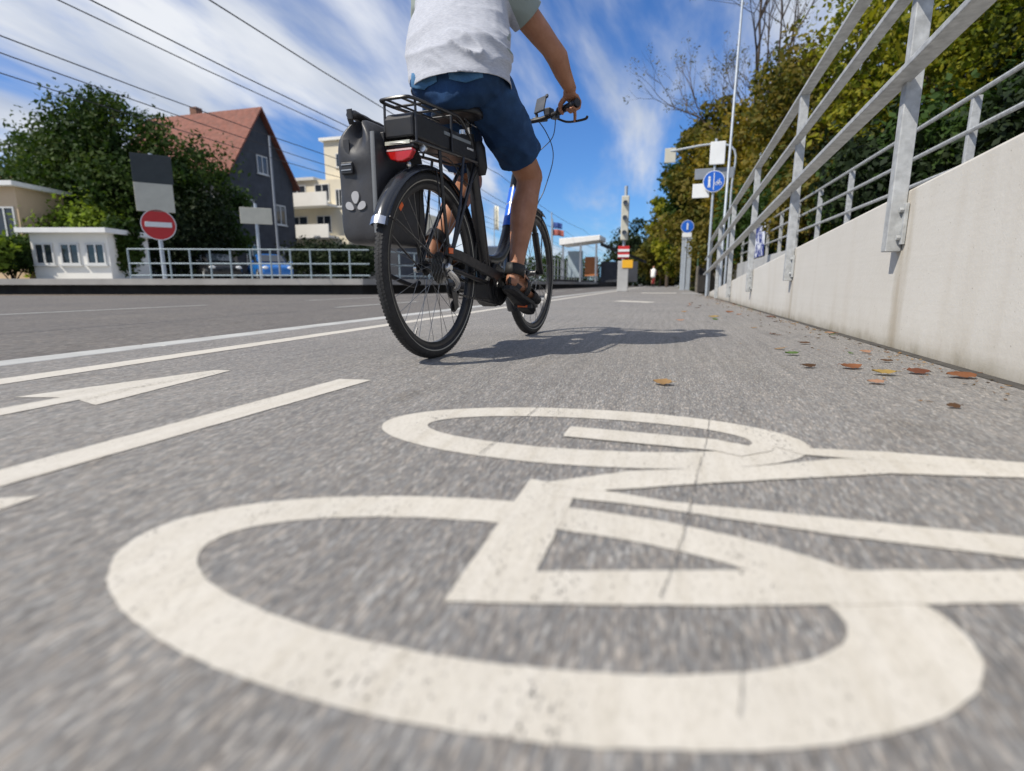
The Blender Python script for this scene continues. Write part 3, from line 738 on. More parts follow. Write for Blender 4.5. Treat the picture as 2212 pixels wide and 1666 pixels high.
def mast(name, px, dp, ztop, z0, r, label, cat, rot=None, mat=None):
    p = at(px, 613, dp); o = empty(name, (p.x, p.y, z0), face_cam(p.x, p.y) if rot is None else rot, label, cat)
    MB().tube([(0, 0, -.1), (0, 0, (ztop - z0) * .6), (0, 0, ztop - z0)], [r, r, r * .9], 12).build('pole', mat or m_galvpole, o, True); return o
n_e = mast('no_entry_sign', 358, 20.5, at(350, 332, 20.5).z, PZ, 0.07, 'round red no entry sign with white bar under a beige plate', 'sign')
zc = at(358, 486, 20.5).z - PZ
d_ = disc(n_e, 'sign_disc', zc, 0.53, m_red)
disc(n_e, 'sign_rim', zc, 0.56, m_signw, -0.055)
plate(d_, 'white_bar', 0, zc, 0.84, 0.18, m_signw, -0.085, 0.01)
plate(n_e, 'beige_plate', -0.02, at(350, 428, 20.5).z - PZ, 1.2, 1.0, m_beige)
plate(n_e, 'grey_panel', 0.0, at(350, 366, 20.5).z - PZ, 1.25, 1.0, m_paneldk, -0.05)
n2_ = mast('sign_post', 566, 22, at(560, 440, 22).z, PZ, 0.06, 'grey post with small beige plate in front of the slate house', 'sign')
plate(n2_, 'beige_plate', 0, at(566, 467, 22).z - PZ, 1.15, 0.62, m_beige)
mast('tram_mast', 607, 23, 6.2, PZ, 0.045, 'thin dark tram mast right of the slate house', 'mast', mat=m_signgrey)

# overhead tram wires, running along the road
WIRES = [(0, 45, 5.6), (265, 0, 5.6), (505, 0, 5.9), (215, 165, 5.6), (190, 0, 6.3), (0, 130, 5.5)]
WL = ['lowest dark overhead tram wire at the left', 'dark overhead tram wire crossing the top of the picture', 'overhead tram wire nearest the rider', 'overhead tram wire passing over the slate house', 'faint overhead tram wire above the green tree', 'overhead tram wire farthest from the road']
m_wire = M('wire', (0.03, 0.03, 0.035), 0.6, 0.3, 0.1, 5)
for (px, py, hz), lb in zip(WIRES, WL):
    p = gnd(px, py, hz); pts = []
    for i in range(5):
        for j in range(6):
            t = j / 6; pts.append((p.x, p.y - 12 + (i + t) * 30, hz - 0.9 * 4 * t * (1 - t) * 0.35))
    tag(MB().tube(pts, 0.014, 5).build('overhead_wire', m_wire, fix=False), lb, 'wire')

# ---- right of the rider, far along the path
# signal mast with pale casing, red and white plate and yellow plate
sx, sy = -1.60, 21.2
sm = empty('signal_mast', (sx, sy, 0), 0.05, 'signal mast with pale lamp casing, red striped plate and yellow plate', 'signal')
MB().box2((-.2, -.2, 0), (.2, .2, 1.15)).build('concrete_base', m_conc2, sm, bevel=0.02)
MB().tube([(0, 0, 1.152), (0, 0, zat(sx, sy, 402))], 0.06, 10).build('pole', m_galvpole, sm, True)
z1_, z2_ = zat(sx, sy, 520), zat(sx, sy, 425)
cs = MB().box2((-.14, -.26, z1_), (.14, -.07, z2_)).build('lamp_casing', m_beige, sm, bevel=0.03)
for i in range(3):
    zc_ = z1_ + (z2_ - z1_) * (i + .5) / 3
    MB().lathe((0, -.262, zc_), (0, -1, 0), [(0, 0), (0, .085), (.12, .09), (.12, .08), (.02, .075), (.02, 0)], 20).build('lamp_hood', m_signgrey, cs, True)
plate(sm, 'red_plate', 0, zat(sx, sy, 546), 0.42, 0.46, m_red, -.21)
for dz in (-.13, .07): plate(sm, 'white_stripe', 0, zat(sx, sy, 546) + dz, 0.42, 0.09, m_signw, -.232, 0)
plate(sm, 'yellow_plate', 0.16, zat(sx, sy, 571), 0.4, 0.3, m_yel, -.21)

def pole_at(px, py): p = gnd(px, py); return p.x, p.y
ax_, ay_ = pole_at(1525, 640)
sp = empty('sign_post', (ax_, ay_, 0), -0.03, 'galvanised post with round blue shared path sign and white plate', 'sign')
MB().tube([(0, 0, -.1), (0, 0, zat(ax_, ay_, 300))], 0.03, 12).build('pole', m_galvpole, sp, True)
zb_ = zat(ax_, ay_, 393)
ds = disc(sp, 'sign_disc', zb_, 0.225, m_blue, -.045); disc(sp, 'sign_rim', zb_, 0.24, m_signw, -.04)
pk = MB()                                            # two figures with a dividing bar
pk.box2((-.008, -.071, zb_ - .19), (.008, -.067, zb_ + .19))
pk.lathe((-.1, -.067, zb_ + .09), (0, -1, 0), [(0, 0), (0, .026), (.004, .026), (.004, 0)], 16)
pk.prism([(-.128, -.067, zb_ + .055), (-.072, -.067, zb_ + .055), (-.08, -.067, zb_ - .02), (-.07, -.067, zb_ - .13), (-.094, -.067, zb_ - .13), (-.1, -.067, zb_ - .05), (-.106, -.067, zb_ - .13), (-.13, -.067, zb_ - .13), (-.12, -.067, zb_ - .02)], (0, -.004, 0))
for cx_ in (.06, .14):
    pk.lathe((cx_, -.067, zb_ - .05), (0, -1, 0), [(0, .028), (0, .037), (.004, .037), (.004, .028)], 20, closed=True)
for a_, b_ in (((.06, -.05), (.085, .02)), ((.085, .02), (.125, .02)), ((.06, -.05), (.1, -.045)), ((.1, -.045), (.125, .02)), ((.14, -.05), (.12, .045)), ((.12, .045), (.145, .05))):
    A_ = Vector((a_[0], -.069, zb_ + a_[1])); B_ = Vector((b_[0], -.069, zb_ + b_[1])); pk.tube([A_, B_], .005, 4)
pk.build('pictogram', m_signw, ds)
plate(sp, 'white_plate', 0.04, zat(ax_, ay_, 332), 0.33, 0.5, m_signw, -.04)
plate(sp, 'grey_panel', 0.0, zat(ax_, ay_, 374), 0.86, 0.24, m_signgrey, .06)
plate(sp, 'small_white_plate', -.27, zat(ax_, ay_, 411), 0.38, 0.32, m_signw, .03)
lx_, ly_ = pole_at(1552, 645)
lp = empty('lamp_post', (lx_, ly_, 0), 0, 'tall thin galvanised lamp post beside the blue shared path sign', 'street lamp')
MB().tube([(0, 0, -.1), (0, 0, 1.1), (0, 0, 1.12), (.06, 0, 7.2)], [.038, .036, .027, .02], 12).build('pole', m_galvpole, lp, True)
MB().ball((.06, .25, 7.2), (.09, .34, .05), 12).build('lamp_head', m_signgrey, lp, True)
# farther sign at the gate posts
fx_, fy_ = pole_at(1484, 627)
for px_, lb, rr in ((1472, 'left pale steel gate post under the farther blue sign', .13), (1484, 'right pale steel gate post under the farther blue sign', .14)):
    X_, Y_ = pole_at(px_, 626.5)
    gp = empty('gate_post', (X_, Y_, 0), 0, lb, 'post')
    MB().box2((-rr * .8, -rr * .8, -.1), (rr * .8, rr * .8, zat(X_, Y_, 517))).build('post', m_galvpole, gp, bevel=0.02)
    MB().prism([(-rr, -rr, zat(X_, Y_, 517) + .002), (rr, -rr, zat(X_, Y_, 517) + .002), (rr, rr, zat(X_, Y_, 517) + .002), (-rr, rr, zat(X_, Y_, 517) + .002)], (0, 0, .06)).build('cap', m_galvpole, gp)
fs_ = empty('sign_post', (fx_ - .16, fy_ - .28, 0), 0, 'farther round blue sign with a small white plate below', 'sign')
MB().tube([(0, 0, -.1), (0, 0, zat(fx_, fy_, 476))], .035, 10).build('pole', m_galvpole, fs_, True)
disc(fs_, 'sign_disc', zat(fx_, fy_, 491), .27, m_blue, -.045); disc(fs_, 'sign_rim', zat(fx_, fy_, 491), .285, m_signw, -.04)
plate(fs_, 'white_plate', 0, zat(fx_, fy_, 509), .42, .2, m_signw, -.045)
plate(fs_, 'arrow_mark', 0, zat(fx_, fy_, 491), .06, .3, m_signw, -.068, 0)
# back of a sign high on an arm, against the sky
hp = at(1448, 336, 17); hs = empty('sign_post', (1.5, 17.4, 0), 0, 'beige plate on a long arm against the blue sky', 'sign')
MB().tube(bez([(.2, 0, -.1), (.2, 0, hp.z * .7), (.1, 0, hp.z + .1), (hp.x - 1.5, hp.y - 17.4, hp.z + .12)], 6), .03, 8).build('pole', m_galvpole, hs, True)
MB().box2((hp.x - 1.5 - .16, hp.y - 17.4 - .02, hp.z - .21), (hp.x - 1.5 + .16, hp.y - 17.4 + .02, hp.z + .21)).build('plate', m_beige, hs, bevel=.01)

# stone wall and hedge closing the ramp foot
m_rub = M('rubble_stone', (0.17, 0.15, 0.125), 0.95, 0, 0.35, 4, 0.6, 16)
sw = MB().box2((1.35, 26.6, -.2), (6.2, 27.1, zat(1.35, 26.6, 575)))
o_ = sw.build('stone_wall', m_rub, bevel=.03); tag(o_, 'brown stone wall across the foot of the ramp', 'wall')
tag(MB().box2((1.42, 26.2, -.1), (1.8, 26.58, zat(1.4, 26.4, 572))).build('stone_pillar', m_darkstone, bevel=.03), 'dark stone pillar standing before the brown wall', 'pillar')
gr_ = empty('guard_rail', (1.4, 26.85, zat(1.35, 26.6, 575)), 0, 'green guard rail on top of the brown stone wall', 'railing')
m_grn = M('green_paint', (0.05, 0.12, 0.07), 0.5, 0, 0.15, 5)
for i in range(6): MB().tube([(i * .95, 0, 0), (i * .95, 0, .9)], .03, 8).build('post', m_grn, gr_, True)
for z in (.45, .9): MB().tube([(0, 0, z), (4.75, 0, z)], .035, 8).build('rail', m_grn, gr_, True)
tag(MB().box2((1.05, 30, -.1), (1.2, 75, .12)).build('verge_kerb', m_kerb), kind='structure')
tag(MB().box2((1.2, 28, -.1), (4.5, 78, .09)).build('verge_grass_ground', leafmat('verge_grass', [(.06, .08, .015), (.12, .13, .03), (.16, .14, .05)], 3, .1)), kind='structure')

# tram shelter, fence, flags and hedge right of the front wheel
sh = at(1262, 613, 45); s_ = empty('tram_shelter', (sh.x, sh.y, PZ - .02), -0.05, 'tram shelter with white roof and dark glazed side', 'shelter')
MB().prism([(-2.2, 0, 3.0), (1.2, 0, 3.35), (1.2, 0, 3.75), (-2.2, 0, 3.55)], (0, 3, 0)).build('roof', m_white, s_, bevel=.04)
MB().prism([(1.22, .2, 3.2), (4.2, 6, 2.0), (4.2, 6, 1.75), (1.22, .2, 2.9)], (0, 3, 0)).build('lean_to_roof', m_darkstone, s_)
for x_ in (-1.9, -.4, .9): MB().box2((x_ - .07, .1, 0), (x_ + .07, .25, 3.05)).build('column', m_signgrey, s_)
MB().box2((-.3, 1.6, .5), (.8, 1.7, 2.1)).build('orange_panel', M('orange_board', (.45, .16, .05), .6, 0, .1, 3), s_)
MB().box2((-1.8, 1.6, .4), (-.5, 1.66, 2.6)).build('pane', M('pale_glass', (.35, .42, .46), .2, 0, .1, 2), s_)
MB().box2((1.0, 2.0, 0), (4.1, 2.2, 1.7)).build('back_wall', m_slate, s_)
tt = at(1322, 580, 60); tag(MB().prism([(tt.x - 1.3, tt.y, 1.0), (tt.x + 1.3, tt.y, 1.0), (tt.x + 1.3, tt.y, 2.1), (tt.x, tt.y, 2.9), (tt.x - 1.3, tt.y, 2.1)], (0, 2, 0)).build('market_tent', M('pale_blue_canvas', (.25, .5, .75), .7, 0, .06, 2)), 'pale blue tent beyond the tram shelter', 'tent')
hz_ = [q2(1195, 41), q2(1250, 52), q2(1330, 74), q2(1335, 77), q2(1240, 56), q2(1180, 43)]
hb = MB().prism([(x, y, -.1) for x, y in hz_], (0, 0, .75)); tag(hb.build('low_wall', m_darkstone), 'dark low wall under the tram shelter fence', 'wall')
fn = empty('fence', (*q2(1190, 41.5), .65), 0, 'thin dark mesh fence in front of the tram shelter', 'fence'); o0 = Vector((*q2(1190, 41.5), 0))
for a_, b_ in zip([q2(1190, 41.5), q2(1245, 53)], [q2(1245, 53), q2(1330, 75)]):
    a_, b_ = Vector((*a_, 0)) - o0, Vector((*b_, 0)) - o0
    for i in range(9): p = a_.lerp(b_, i / 9); MB().tube([(p.x, p.y, 0), (p.x, p.y, 1.7)], .045, 6).build('post', m_signgrey, fn)
    for z in (.25, .9, 1.65): MB().tube([(a_.x, a_.y, z), (b_.x, b_.y, z)], .035, 6).build('rail', m_signgrey, fn)
for i, (px, py, dp, col, lb) in enumerate([(1203, 486, 40, (.03, .07, .25), 'blue and white flag behind the front wheel'), (1206, 502, 37, (.35, .1, .08), 'red flag below the blue one behind the front wheel'), (1077, 470, 48, (.75, .72, .6), 'pale flag beside the down tube of the bicycle')]):
    p = at(px, py, dp); f_ = empty('flag', (p.x - .4, p.y, PZ), 0, lb, 'flag')
    MB().tube([(0, 0, 0), (0, 0, p.z - PZ + .9)], .04, 8).build('pole', m_galvpole, f_, True)
    fm = MB(); nx, nz = 10, 4; W_, H_ = (.75, .4) if i < 2 else (.4, 2.0)
    fm.add([(.03 + W_ * a / nx, .07 * math.sin(a * .9 + i), p.z - PZ + H_ * (b / nz - .5) - .12 * (a / nx) ** 2) for b in range(nz + 1) for a in range(nx + 1)], [(b * (nx + 1) + a, b * (nx + 1) + a + 1, (b + 1) * (nx + 1) + a + 1, (b + 1) * (nx + 1) + a) for b in range(nz) for a in range(nx)])
    fo = fm.build('cloth', M('flag_cloth', col, .7, 0, .2, 3), f_, True, fix=False); so = fo.modifiers.new('t', 'SOLIDIFY'); so.thickness = .01
# distant rooftops and trees closing the skyline at the left
for i, (px, pt, dp, sp_, lb) in enumerate([(880, 545, 95, 6, 'far dark tree seen through the rear wheel'), (985, 552, 100, 6, 'far tree seen between wheel and seat tube'), (1090, 548, 105, 6, 'far tree beside the rider calf'), (1175, 556, 100, 6, 'far tree behind the front wheel'), (1230, 560, 110, 6, 'far tree behind the white shelter roof'), (600, 500, 80, 7, 'far dark tree between slate house and cream block'), (40, 470, 75, 7, 'far dark tree behind the white garage'), (-60, 430, 70, 7, 'far tall tree beyond the left edge')]):
    p = at(px, 613, dp); tree('broadleaf_tree', lb, 'tree', (p.x, p.y, .4), at(px, pt, dp).z - .4, sp_, 3200, .3, G_DARK, 600 + i, nclump=10, low=0.02)

# ------------------------------------------------------------------ cars
def car(label, x, y, z, rz, col):
    r = empty('parked_car', (x, y, z), rz, label, 'car')
    pm = M('car_paint', col, .25, .2, .03, 2, 0, 60, .8); 
    # stations along the length: (y, half width, z bottom, z shoulder, z top, half width top)
    def loft(st, mat, name, par):
        m = MB(); n = 0
        for s in st:
            m.v += s; n = len(s)
        m.f += [(i * n + k, i * n + (k + 1) % n, (i + 1) * n + (k + 1) % n, (i + 1) * n + k) for i in range(len(st) - 1) for k in range(n)]
        m.f += [tuple(range(n)), tuple((len(st) - 1) * n + k for k in range(n))]
        o = m.build(name, mat, par, 35); s_ = o.modifiers.new('s', 'SUBSURF'); s_.levels = s_.render_levels = 2; return o
    def sec(y, w, zb, zs): return [(-w * .93, y, zb), (-w, y, zb + .12), (-w, y, zs - .12), (-w * .9, y, zs), (0, y, zs + .03), (w * .9, y, zs), (w, y, zs - .12), (w, y, zb + .12), (w * .93, y, zb), (0, y, zb - .01)]
    body = loft([sec(-2.05, .66, .32, .62), sec(-2.0, .78, .25, .72), sec(-1.5, .87, .2, .86), sec(-.6, .9, .19, .9), (sec(.6, .9, .19, .9)), sec(1.5, .88, .2, .93), sec(1.98, .8, .26, .88), sec(2.05, .7, .34, .75)], pm, 'body', r)
    def cab(y, w, zt, wb): return [(-wb, y, .84), (-w, y, zt - .08), (-w * .82, y, zt), (0, y, zt + .02), (w * .82, y, zt), (w, y, zt - .08), (wb, y, .84)]
    loft([cab(-1.15, .74, .9, .8), cab(-.35, .68, 1.38, .82), cab(.3, .67, 1.46, .83), cab(1.2, .66, 1.42, .82), cab(1.85, .7, 1.0, .78)], pm, 'cabin', r)
    MB().prism([(-.6, -1.05, .97), (.6, -1.05, .97), (.53, -.46, 1.33), (-.53, -.46, 1.33)], (0, -.05, .03)).build('windscreen', m_glass, r)
    MB().prism([(-.55, 1.83, 1.05), (.55, 1.83, 1.05), (.52, 1.38, 1.36), (-.52, 1.38, 1.36)], (0, .05, .02)).build('rear_window', m_glass, r)
    for s in (-1, 1):
        for a, b in ((-.75, .22), (.28, 1.35)):
            MB().prism([(s * .79, a, .95), (s * .79, b, .95), (s * .70, b - .06, 1.32), (s * .70, max(a + .42, -.28) if a < 0 else a, 1.32)], (s * .03, 0, 0)).build('side_window', m_glass, r)
        MB().ball((s * .6, -1.98, .64), (.16, .09, .08), 10).build('headlight', m_signw, r, True)
        MB().ball((s * .66, 1.97, .74), (.13, .09, .12), 10).build('tail_light', m_red, r, True)
        MB().ball((s * .98, -.72, .98), (.09, .06, .07), 10).build('mirror', pm, r, True)
        for yy in (-1.28, 1.28):
            wl = MB().lathe((s * .9, yy, .3), (-s, 0, 0), [(0, .2), (0, .29), (.03, .315), (.19, .315), (.2, .29), (.2, .2)], 28, closed=True).build('wheel', m_black, r, True)
            MB().lathe((s * .895, yy, .3), (-s, 0, 0), [(0, .02), (.02, .06), (.015, .19), (.12, .2)], 20).build('rim', m_galv, wl, True)
    return r
p = at(1063, 613, 15.5); car('dark car in the nearest lane seen through the bicycle frame', p.x, p.y, -.085, 0.12, (.012, .014, .02))
p = at(585, 613, 30); car('blue parked car behind the platform guard rail', p.x, p.y, PZ, 0.9, (.02, .16, .5))
p = at(470, 613, 29); car('black parked car in shade beside the no entry sign', p.x, p.y, PZ, 1.0, (.012, .012, .014))

# ------------------------------------------------------------------ the bicycle
BX, BY, BH = -0.889, 1.978, -0.1149
bike = empty('bicycle', (BX, BY, 0), BH, 'black step through electric bicycle with rear rack ridden along the path', 'bicycle')
m_tyre = M('tyre_rubber', (0.018, 0.018, 0.019), 0.75, 0, 0.25, 30, 0.3, 160)
m_rim = M('black_anodised_rim', (0.03, 0.03, 0.032), 0.35, 0.5, 0.15, 12)
m_sil = M('bright_metal', (0.62, 0.62, 0.62), 0.25, 0.95, 0.08, 20)
m_spoke = M('dull_steel', (0.22, 0.22, 0.22), 0.35, 0.9, 0.1, 20)
m_dkm = M('dark_metal', (0.06, 0.06, 0.062), 0.35, 0.8, 0.15, 20)
m_frame_p = M('satin_black_frame', (0.012, 0.012, 0.014), 0.33, 0.0, 0.12, 6, 0, 60, 0.6)
m_guard = M('gloss_black_mudguard', (0.035, 0.038, 0.045), 0.2, 0.35, 0.1, 5, 0.05, 18, 0.8)
m_blue2 = M('blue_decal', (0.01, 0.12, 0.62), 0.3, 0, 0.05, 8)
m_redl = M('red_lens', (0.42, 0.01, 0.008), 0.15, 0, 0.1, 30, 0, 60, 0.8)
m_saddle = M('saddle_vinyl', (0.009, 0.009, 0.010), 0.45, 0, 0.15, 15, 0.2, 120)
m_orange = M('orange_reflector', (0.7, 0.12, 0.02), 0.3, 0, 0.1, 10)
m_cable = M('cable_housing', (0.015, 0.015, 0.016), 0.5, 0, 0.1, 10)

def wheel(c, name, cog):
    t = MB(); n = 14
    prof = [(0.0225 * math.cos(2 * math.pi * i / n), 0.3325 + 0.0235 * math.sin(2 * math.pi * i / n)) for i in range(n)]
    w_ = t.lathe(c, (1, 0, 0), prof, 96, closed=True).build(name, m_tyre, bike, True)
    # tread blocks
    tr = MB()
    for k in range(150):
        a = 2 * math.pi * k / 150
        for x, da in ((-.011, 0), (0, .5), (.011, 0)):
            aa = a + da * 2 * math.pi / 150; d = Vector((0, math.cos(aa), math.sin(aa))); rr = 0.3325 + math.sqrt(max(0, .0235 ** 2 - x * x)) - .0003
            tr.box(Vector(c) + d * rr + Vector((x, 0, 0)), (.008, .009, .0014), Matrix.Rotation(aa - math.pi / 2, 3, 'X'))
    tr.build('tread', m_tyre, w_)
    # thin reflective stripe on both sidewalls
    for s in (-1, 1):
        MB().lathe(c, (1, 0, 0), [(s * .0206, .3225), (s * .0222, .3265)], 96).build('reflective_stripe', M('reflective_band', (.30, .29, .25), .4, 0, .1, 9), w_, True, fix=False)
    MB().lathe(c, (1, 0, 0), [(-.013, .313), (-.0125, .300), (-.007, .292), (.007, .292), (.0125, .300), (.013, .313)], 96, closed=True).build('rim', m_rim, w_, 35)
    MB().lathe(c, (1, 0, 0), [(-.055, 0), (-.055, .008), (-.036, .01), (-.034, .03), (-.029, .03), (-.026, .017), (.026, .017), (.029, .03), (.034, .03), (.036, .01), (.055, .008), (.055, 0)], 28).build('hub', m_dkm, w_, 30)
    sm_ = MB(); cv = Vector(c)
    for k in range(32):
        s = 1 if k % 2 else -1; a = 2 * math.pi * k / 32; tw = (0.95 if (k // 2) % 2 else -0.95)
        p0 = cv + Vector((s * .031, math.cos(a + tw) * .027, math.sin(a + tw) * .027)); p1 = cv + Vector((s * .003, math.cos(a) * .296, math.sin(a) * .296))
        sm_.tube([p0, p1], .0012, 5, cap=False)
    sm_.build('spokes', m_spoke, w_, True, fix=False)
    vm = MB().tube([cv + Vector((0, math.cos(4.2) * .294, math.sin(4.2) * .294)), cv + Vector((0, math.cos(4.2) * .26, math.sin(4.2) * .26))], .003, 6).build('valve', m_dkm, w_)
    if cog:
        cs_ = MB()
        for i in range(8):
            r_ = .062 - i * .0042; x = .030 + i * .0042
            prof = []
            m_ = MB(); nt_ = 18 - i
            vs = []
            for k in range(nt_ * 2):
                a = math.pi * k / nt_; rr = r_ + (.003 if k % 2 else -.001); vs.append((c[0] + x, c[1] + rr * math.cos(a), c[2] + rr * math.sin(a)))
            cs_.prism(vs, (.0018, 0, 0))
        cs_.build('cassette', m_spoke, w_)
        # orange sticker on the rim
        MB().lathe(c, (1, 0, 0), [(.0135, .294), (.0135, .310)], 3, a0=2.35, a1=2.45).build('orange_sticker', m_orange, w_, fix=False)
    return w_
RW, FW = (0, 0, .356), (0, 1.128, .356)
wheel(RW, 'rear_wheel', True); wheel(FW, 'front_wheel', False)

fm = MB()
fm.tube(bez([(0, .505, .30), (0, .462, .42), (0, .405, .63), (0, .352, .83), (0, .333, .91)], 5), [.030] * 11 + [.026] * 10, 14)
fm.tube(bez([(0, .905, .87), (0, .865, .775), (0, .80, .63), (0, .735, .51), (0, .665, .435), (0, .58, .405), (0, .47, .405)], 6), [(.034, .030)] * 37, 14, side=(1, 0, 0))
fm.tube(bez([(0, .60, .405), (0, .575, .36), (0, .555, .31)], 4), .036, 12)
fm.tube([(0, .935, .765), (0, .868, .955)], [.028, .0275], 16)
for s in (-1, 1):
    fm.tube(bez([(s * .064, 0, .352), (s * .06, .10, .345), (s * .045, .30, .315), (s * .032, .44, .30)], 5), [.0105] * 16, 10)
    fm.tube(bez([(s * .064, .005, .362), (s * .06, .09, .48), (s * .045, .23, .68), (s * .026, .352, .835)], 5), .009, 10)
    fm.box((s * .064, 0, .356), (.010, .05, .04))
fr_ = fm.build('frame', m_frame_p, bike, 40)
sub = fr_.modifiers.new('s', 'SUBSURF'); sub.levels = sub.render_levels = 1
# blue decal wrapped over the upper down tube
dc = MB(); dpts = bez([(0, .868, .782), (0, .80, .63), (0, .775, .58)], 5)
dc.tube(dpts, [(.0352, .0312)] * len(dpts), 18, side=(1, 0, 0), cap=False); dc.build('blue_decal', m_blue2, fr_, True, fix=False)
dc2 = MB(); dp2 = [(0, .832, .70), (0, .827, .688)]
dc2.tube(dp2, (.0356, .0316) and [(.0358, .0318)] * 2, 18, side=(1, 0, 0), cap=False); dc2.build('silver_band', m_sil, fr_, True, fix=False)

mo = MB()
mo.lathe((-.06, .545, .268), (1, 0, 0), [(0, 0), (0, .06), (.012, .077), (.108, .077), (.12, .06), (.12, 0)], 32)
mo.build('motor', m_black, bike, 30)
mo2 = MB().prism([(-.045, .43, .30), (-.045, .45, .22), (-.045, .53, .185), (-.045, .62, .195), (-.045, .66, .27), (-.045, .62, .37), (-.045, .52, .395)], (.09, 0, 0)).build('motor_cover', m_black, bike, bevel=.012)
MB().lathe((.061, .545, .268), (1, 0, 0), [(0, .05), (0, .066), (.003, .066), (.003, .05)], 32, closed=True).build('motor_ring', m_dkm, bike)

BB = Vector((0, .545, .268))
# put the crank axis in the motor
for s, ped in ((1, Vector((.0, .662, .186))), (-1, Vector((0, .428, .350)))):
    a = BB + Vector((s * .066, 0, 0)); b = Vector((s * .088, ped.y, ped.z))
    ck = MB().tube([a, a.lerp(b, .5) + Vector((s * .006, 0, 0)), b], [(.016, .011), (.012, .009), (.013, .009)], 10, dome=True).build('crank', m_dkm, bike, True)
    pd = MB().box(Vector((s * .142, ped.y, ped.z)), (.092, .098, .020)); 
    for q in (-.03, 0, .03): pd.box(Vector((s * .142 + q, ped.y, ped.z + .0122)), (.006, .094, .004))
    pd.tube([b, (s * .10, ped.y, ped.z)], .007, 8)
    pb = pd.build('pedal', m_black, bike, bevel=.003)
    for y_ in (-.0502, .0502): MB().box(Vector((s * .142, ped.y + y_, ped.z)), (.05, .003, .012)).build('pedal_reflector', m_orange, pb)
cr_ = MB()
vs = [(.052, BB.y + (.074 + (.003 if k % 2 else 0)) * math.cos(math.pi * k / 38), BB.z + (.074 + (.003 if k % 2 else 0)) * math.sin(math.pi * k / 38)) for k in range(76)]
cr_.prism(vs, (.003, 0, 0)).build('chainring', m_dkm, bike)
def chain_line(y0, z0, y1, z1, par):
    m = MB(); a, b = Vector((.0505, y0, z0)), Vector((.0535, y1, z1)); n = int((b - a).length / .0127)
    for i in range(n):
        p = a.lerp(b, (i + .5) / n); ang = math.atan2(b.z - a.z, b.y - a.y)
        m.box(p, (.0035 if i % 2 else .006, .0112, .008), Matrix.Rotation(ang, 3, 'X'))
    return m.build('chain', m_dkm, par)
ch = chain_line(.01, .356 + .045, .545, .268 + .076, bike); chain_line(.03, .262, .545, .268 - .076, bike)
# chain guard: flat bar along the upper chain with a forked end
cg = MB().prism([(.068, -.02, .438), (.068, .10, .425), (.068, .30, .385), (.068, .48, .352), (.068, .575, .345), (.068, .62, .31), (.068, .60, .302), (.068, .545, .325), (.068, .47, .318), (.068, .44, .285), (.068, .42, .315), (.068, .28, .345), (.068, .08, .386), (.068, -.02, .402)], (.012, 0, 0)).build('chain_guard', m_black, bike, bevel=.004)
MB().box((.084, .0, .42), (.006, .03, .022)).build('orange_mark', m_orange, cg, bevel=.002)
# derailleur
de = MB().tube(bez([(.07, .0, .345), (.088, .02, .318), (.085, .045, .29), (.06, .055, .272)], 4), [(.014, .011)] * 13, 10, dome=True)
db = de.build('derailleur', m_sil, bike, True)
MB().prism([(.062, .03, .285), (.062, .07, .28), (.062, .09, .20), (.062, .06, .185)], (.004, 0, 0)).build('cage', m_dkm, db)
for y_, z_ in ((.045, .275), (.07, .205)): MB().lathe((.05, y_, z_), (1, 0, 0), [(0, 0), (0, .024), (.006, .024), (.006, 0)], 16).build('pulley', m_black, db)
MB().lathe((.066, 0, .356), (1, 0, 0), [(0, 0), (0, .017), (.012, .017), (.018, .011), (.018, 0)], 20).build('axle_nut', m_sil, bike, 30)
MB().lathe((-.066, 0, .356), (-1, 0, 0), [(0, 0), (0, .017), (.012, .017), (.018, .011), (.018, 0)], 20).build('axle_nut', m_sil, bike, 30)
# kickstand folded up along the left chainstay
MB().tube(bez([(-.075, .02, .30), (-.085, -.03, .29), (-.09, -.20, .335)], 5), .009, 8).build('kickstand', m_black, bike, True)

# mudguards with stays
def mudguard(c, a0, a1, r_, stays, name='mudguard'):
    prof = [(-.031, r_ - .016), (-.027, r_ - .005), (-.015, r_ + .003), (0, r_ + .006), (.015, r_ + .003), (.027, r_ - .005), (.031, r_ - .016), (.029, r_ - .016), (.025, r_ - .007), (.014, r_ + .0005), (0, r_ + .0035), (-.014, r_ + .0005), (-.025, r_ - .007), (-.029, r_ - .016)]
    g_ = MB().lathe(c, (1, 0, 0), prof, 60, closed=True, a0=R(a0), a1=R(a1)).build(name, m_guard, bike, 50)
    for a in stays:
        for s in (-1, 1):
            d = Vector((0, math.cos(R(a)), math.sin(R(a))))
            MB().tube([Vector(c) + Vector((s * .058, 0, 0)) + d * .012, Vector(c) + Vector((s * .036, 0, 0)) + d * (r_ - .012)], .0028, 6).build('stay', m_dkm, g_)
    return g_
mg = mudguard(RW, -8, 159, .374, (154, 92))
dl = Vector((0, math.cos(R(157)), math.sin(R(157))))
MB().lathe(RW, (1, 0, 0), [(-.030, .372), (-.014, .3835), (0, .3865), (.014, .3835), (.030, .372)], 6, a0=R(155), a1=R(159.4)).build('end_highlight_strip', m_sil, mg, True, fix=False)  # silver strip added as the bright highlight on the mudguard's lower end
MB().ball(Vector(RW) + Vector((0, math.cos(R(112)), math.sin(R(112)))) * .385, (.008, .014, .014), 10).build('bolt_cap', m_sil, mg)
mudguard(FW, 64, 214, .372, (200, 80))

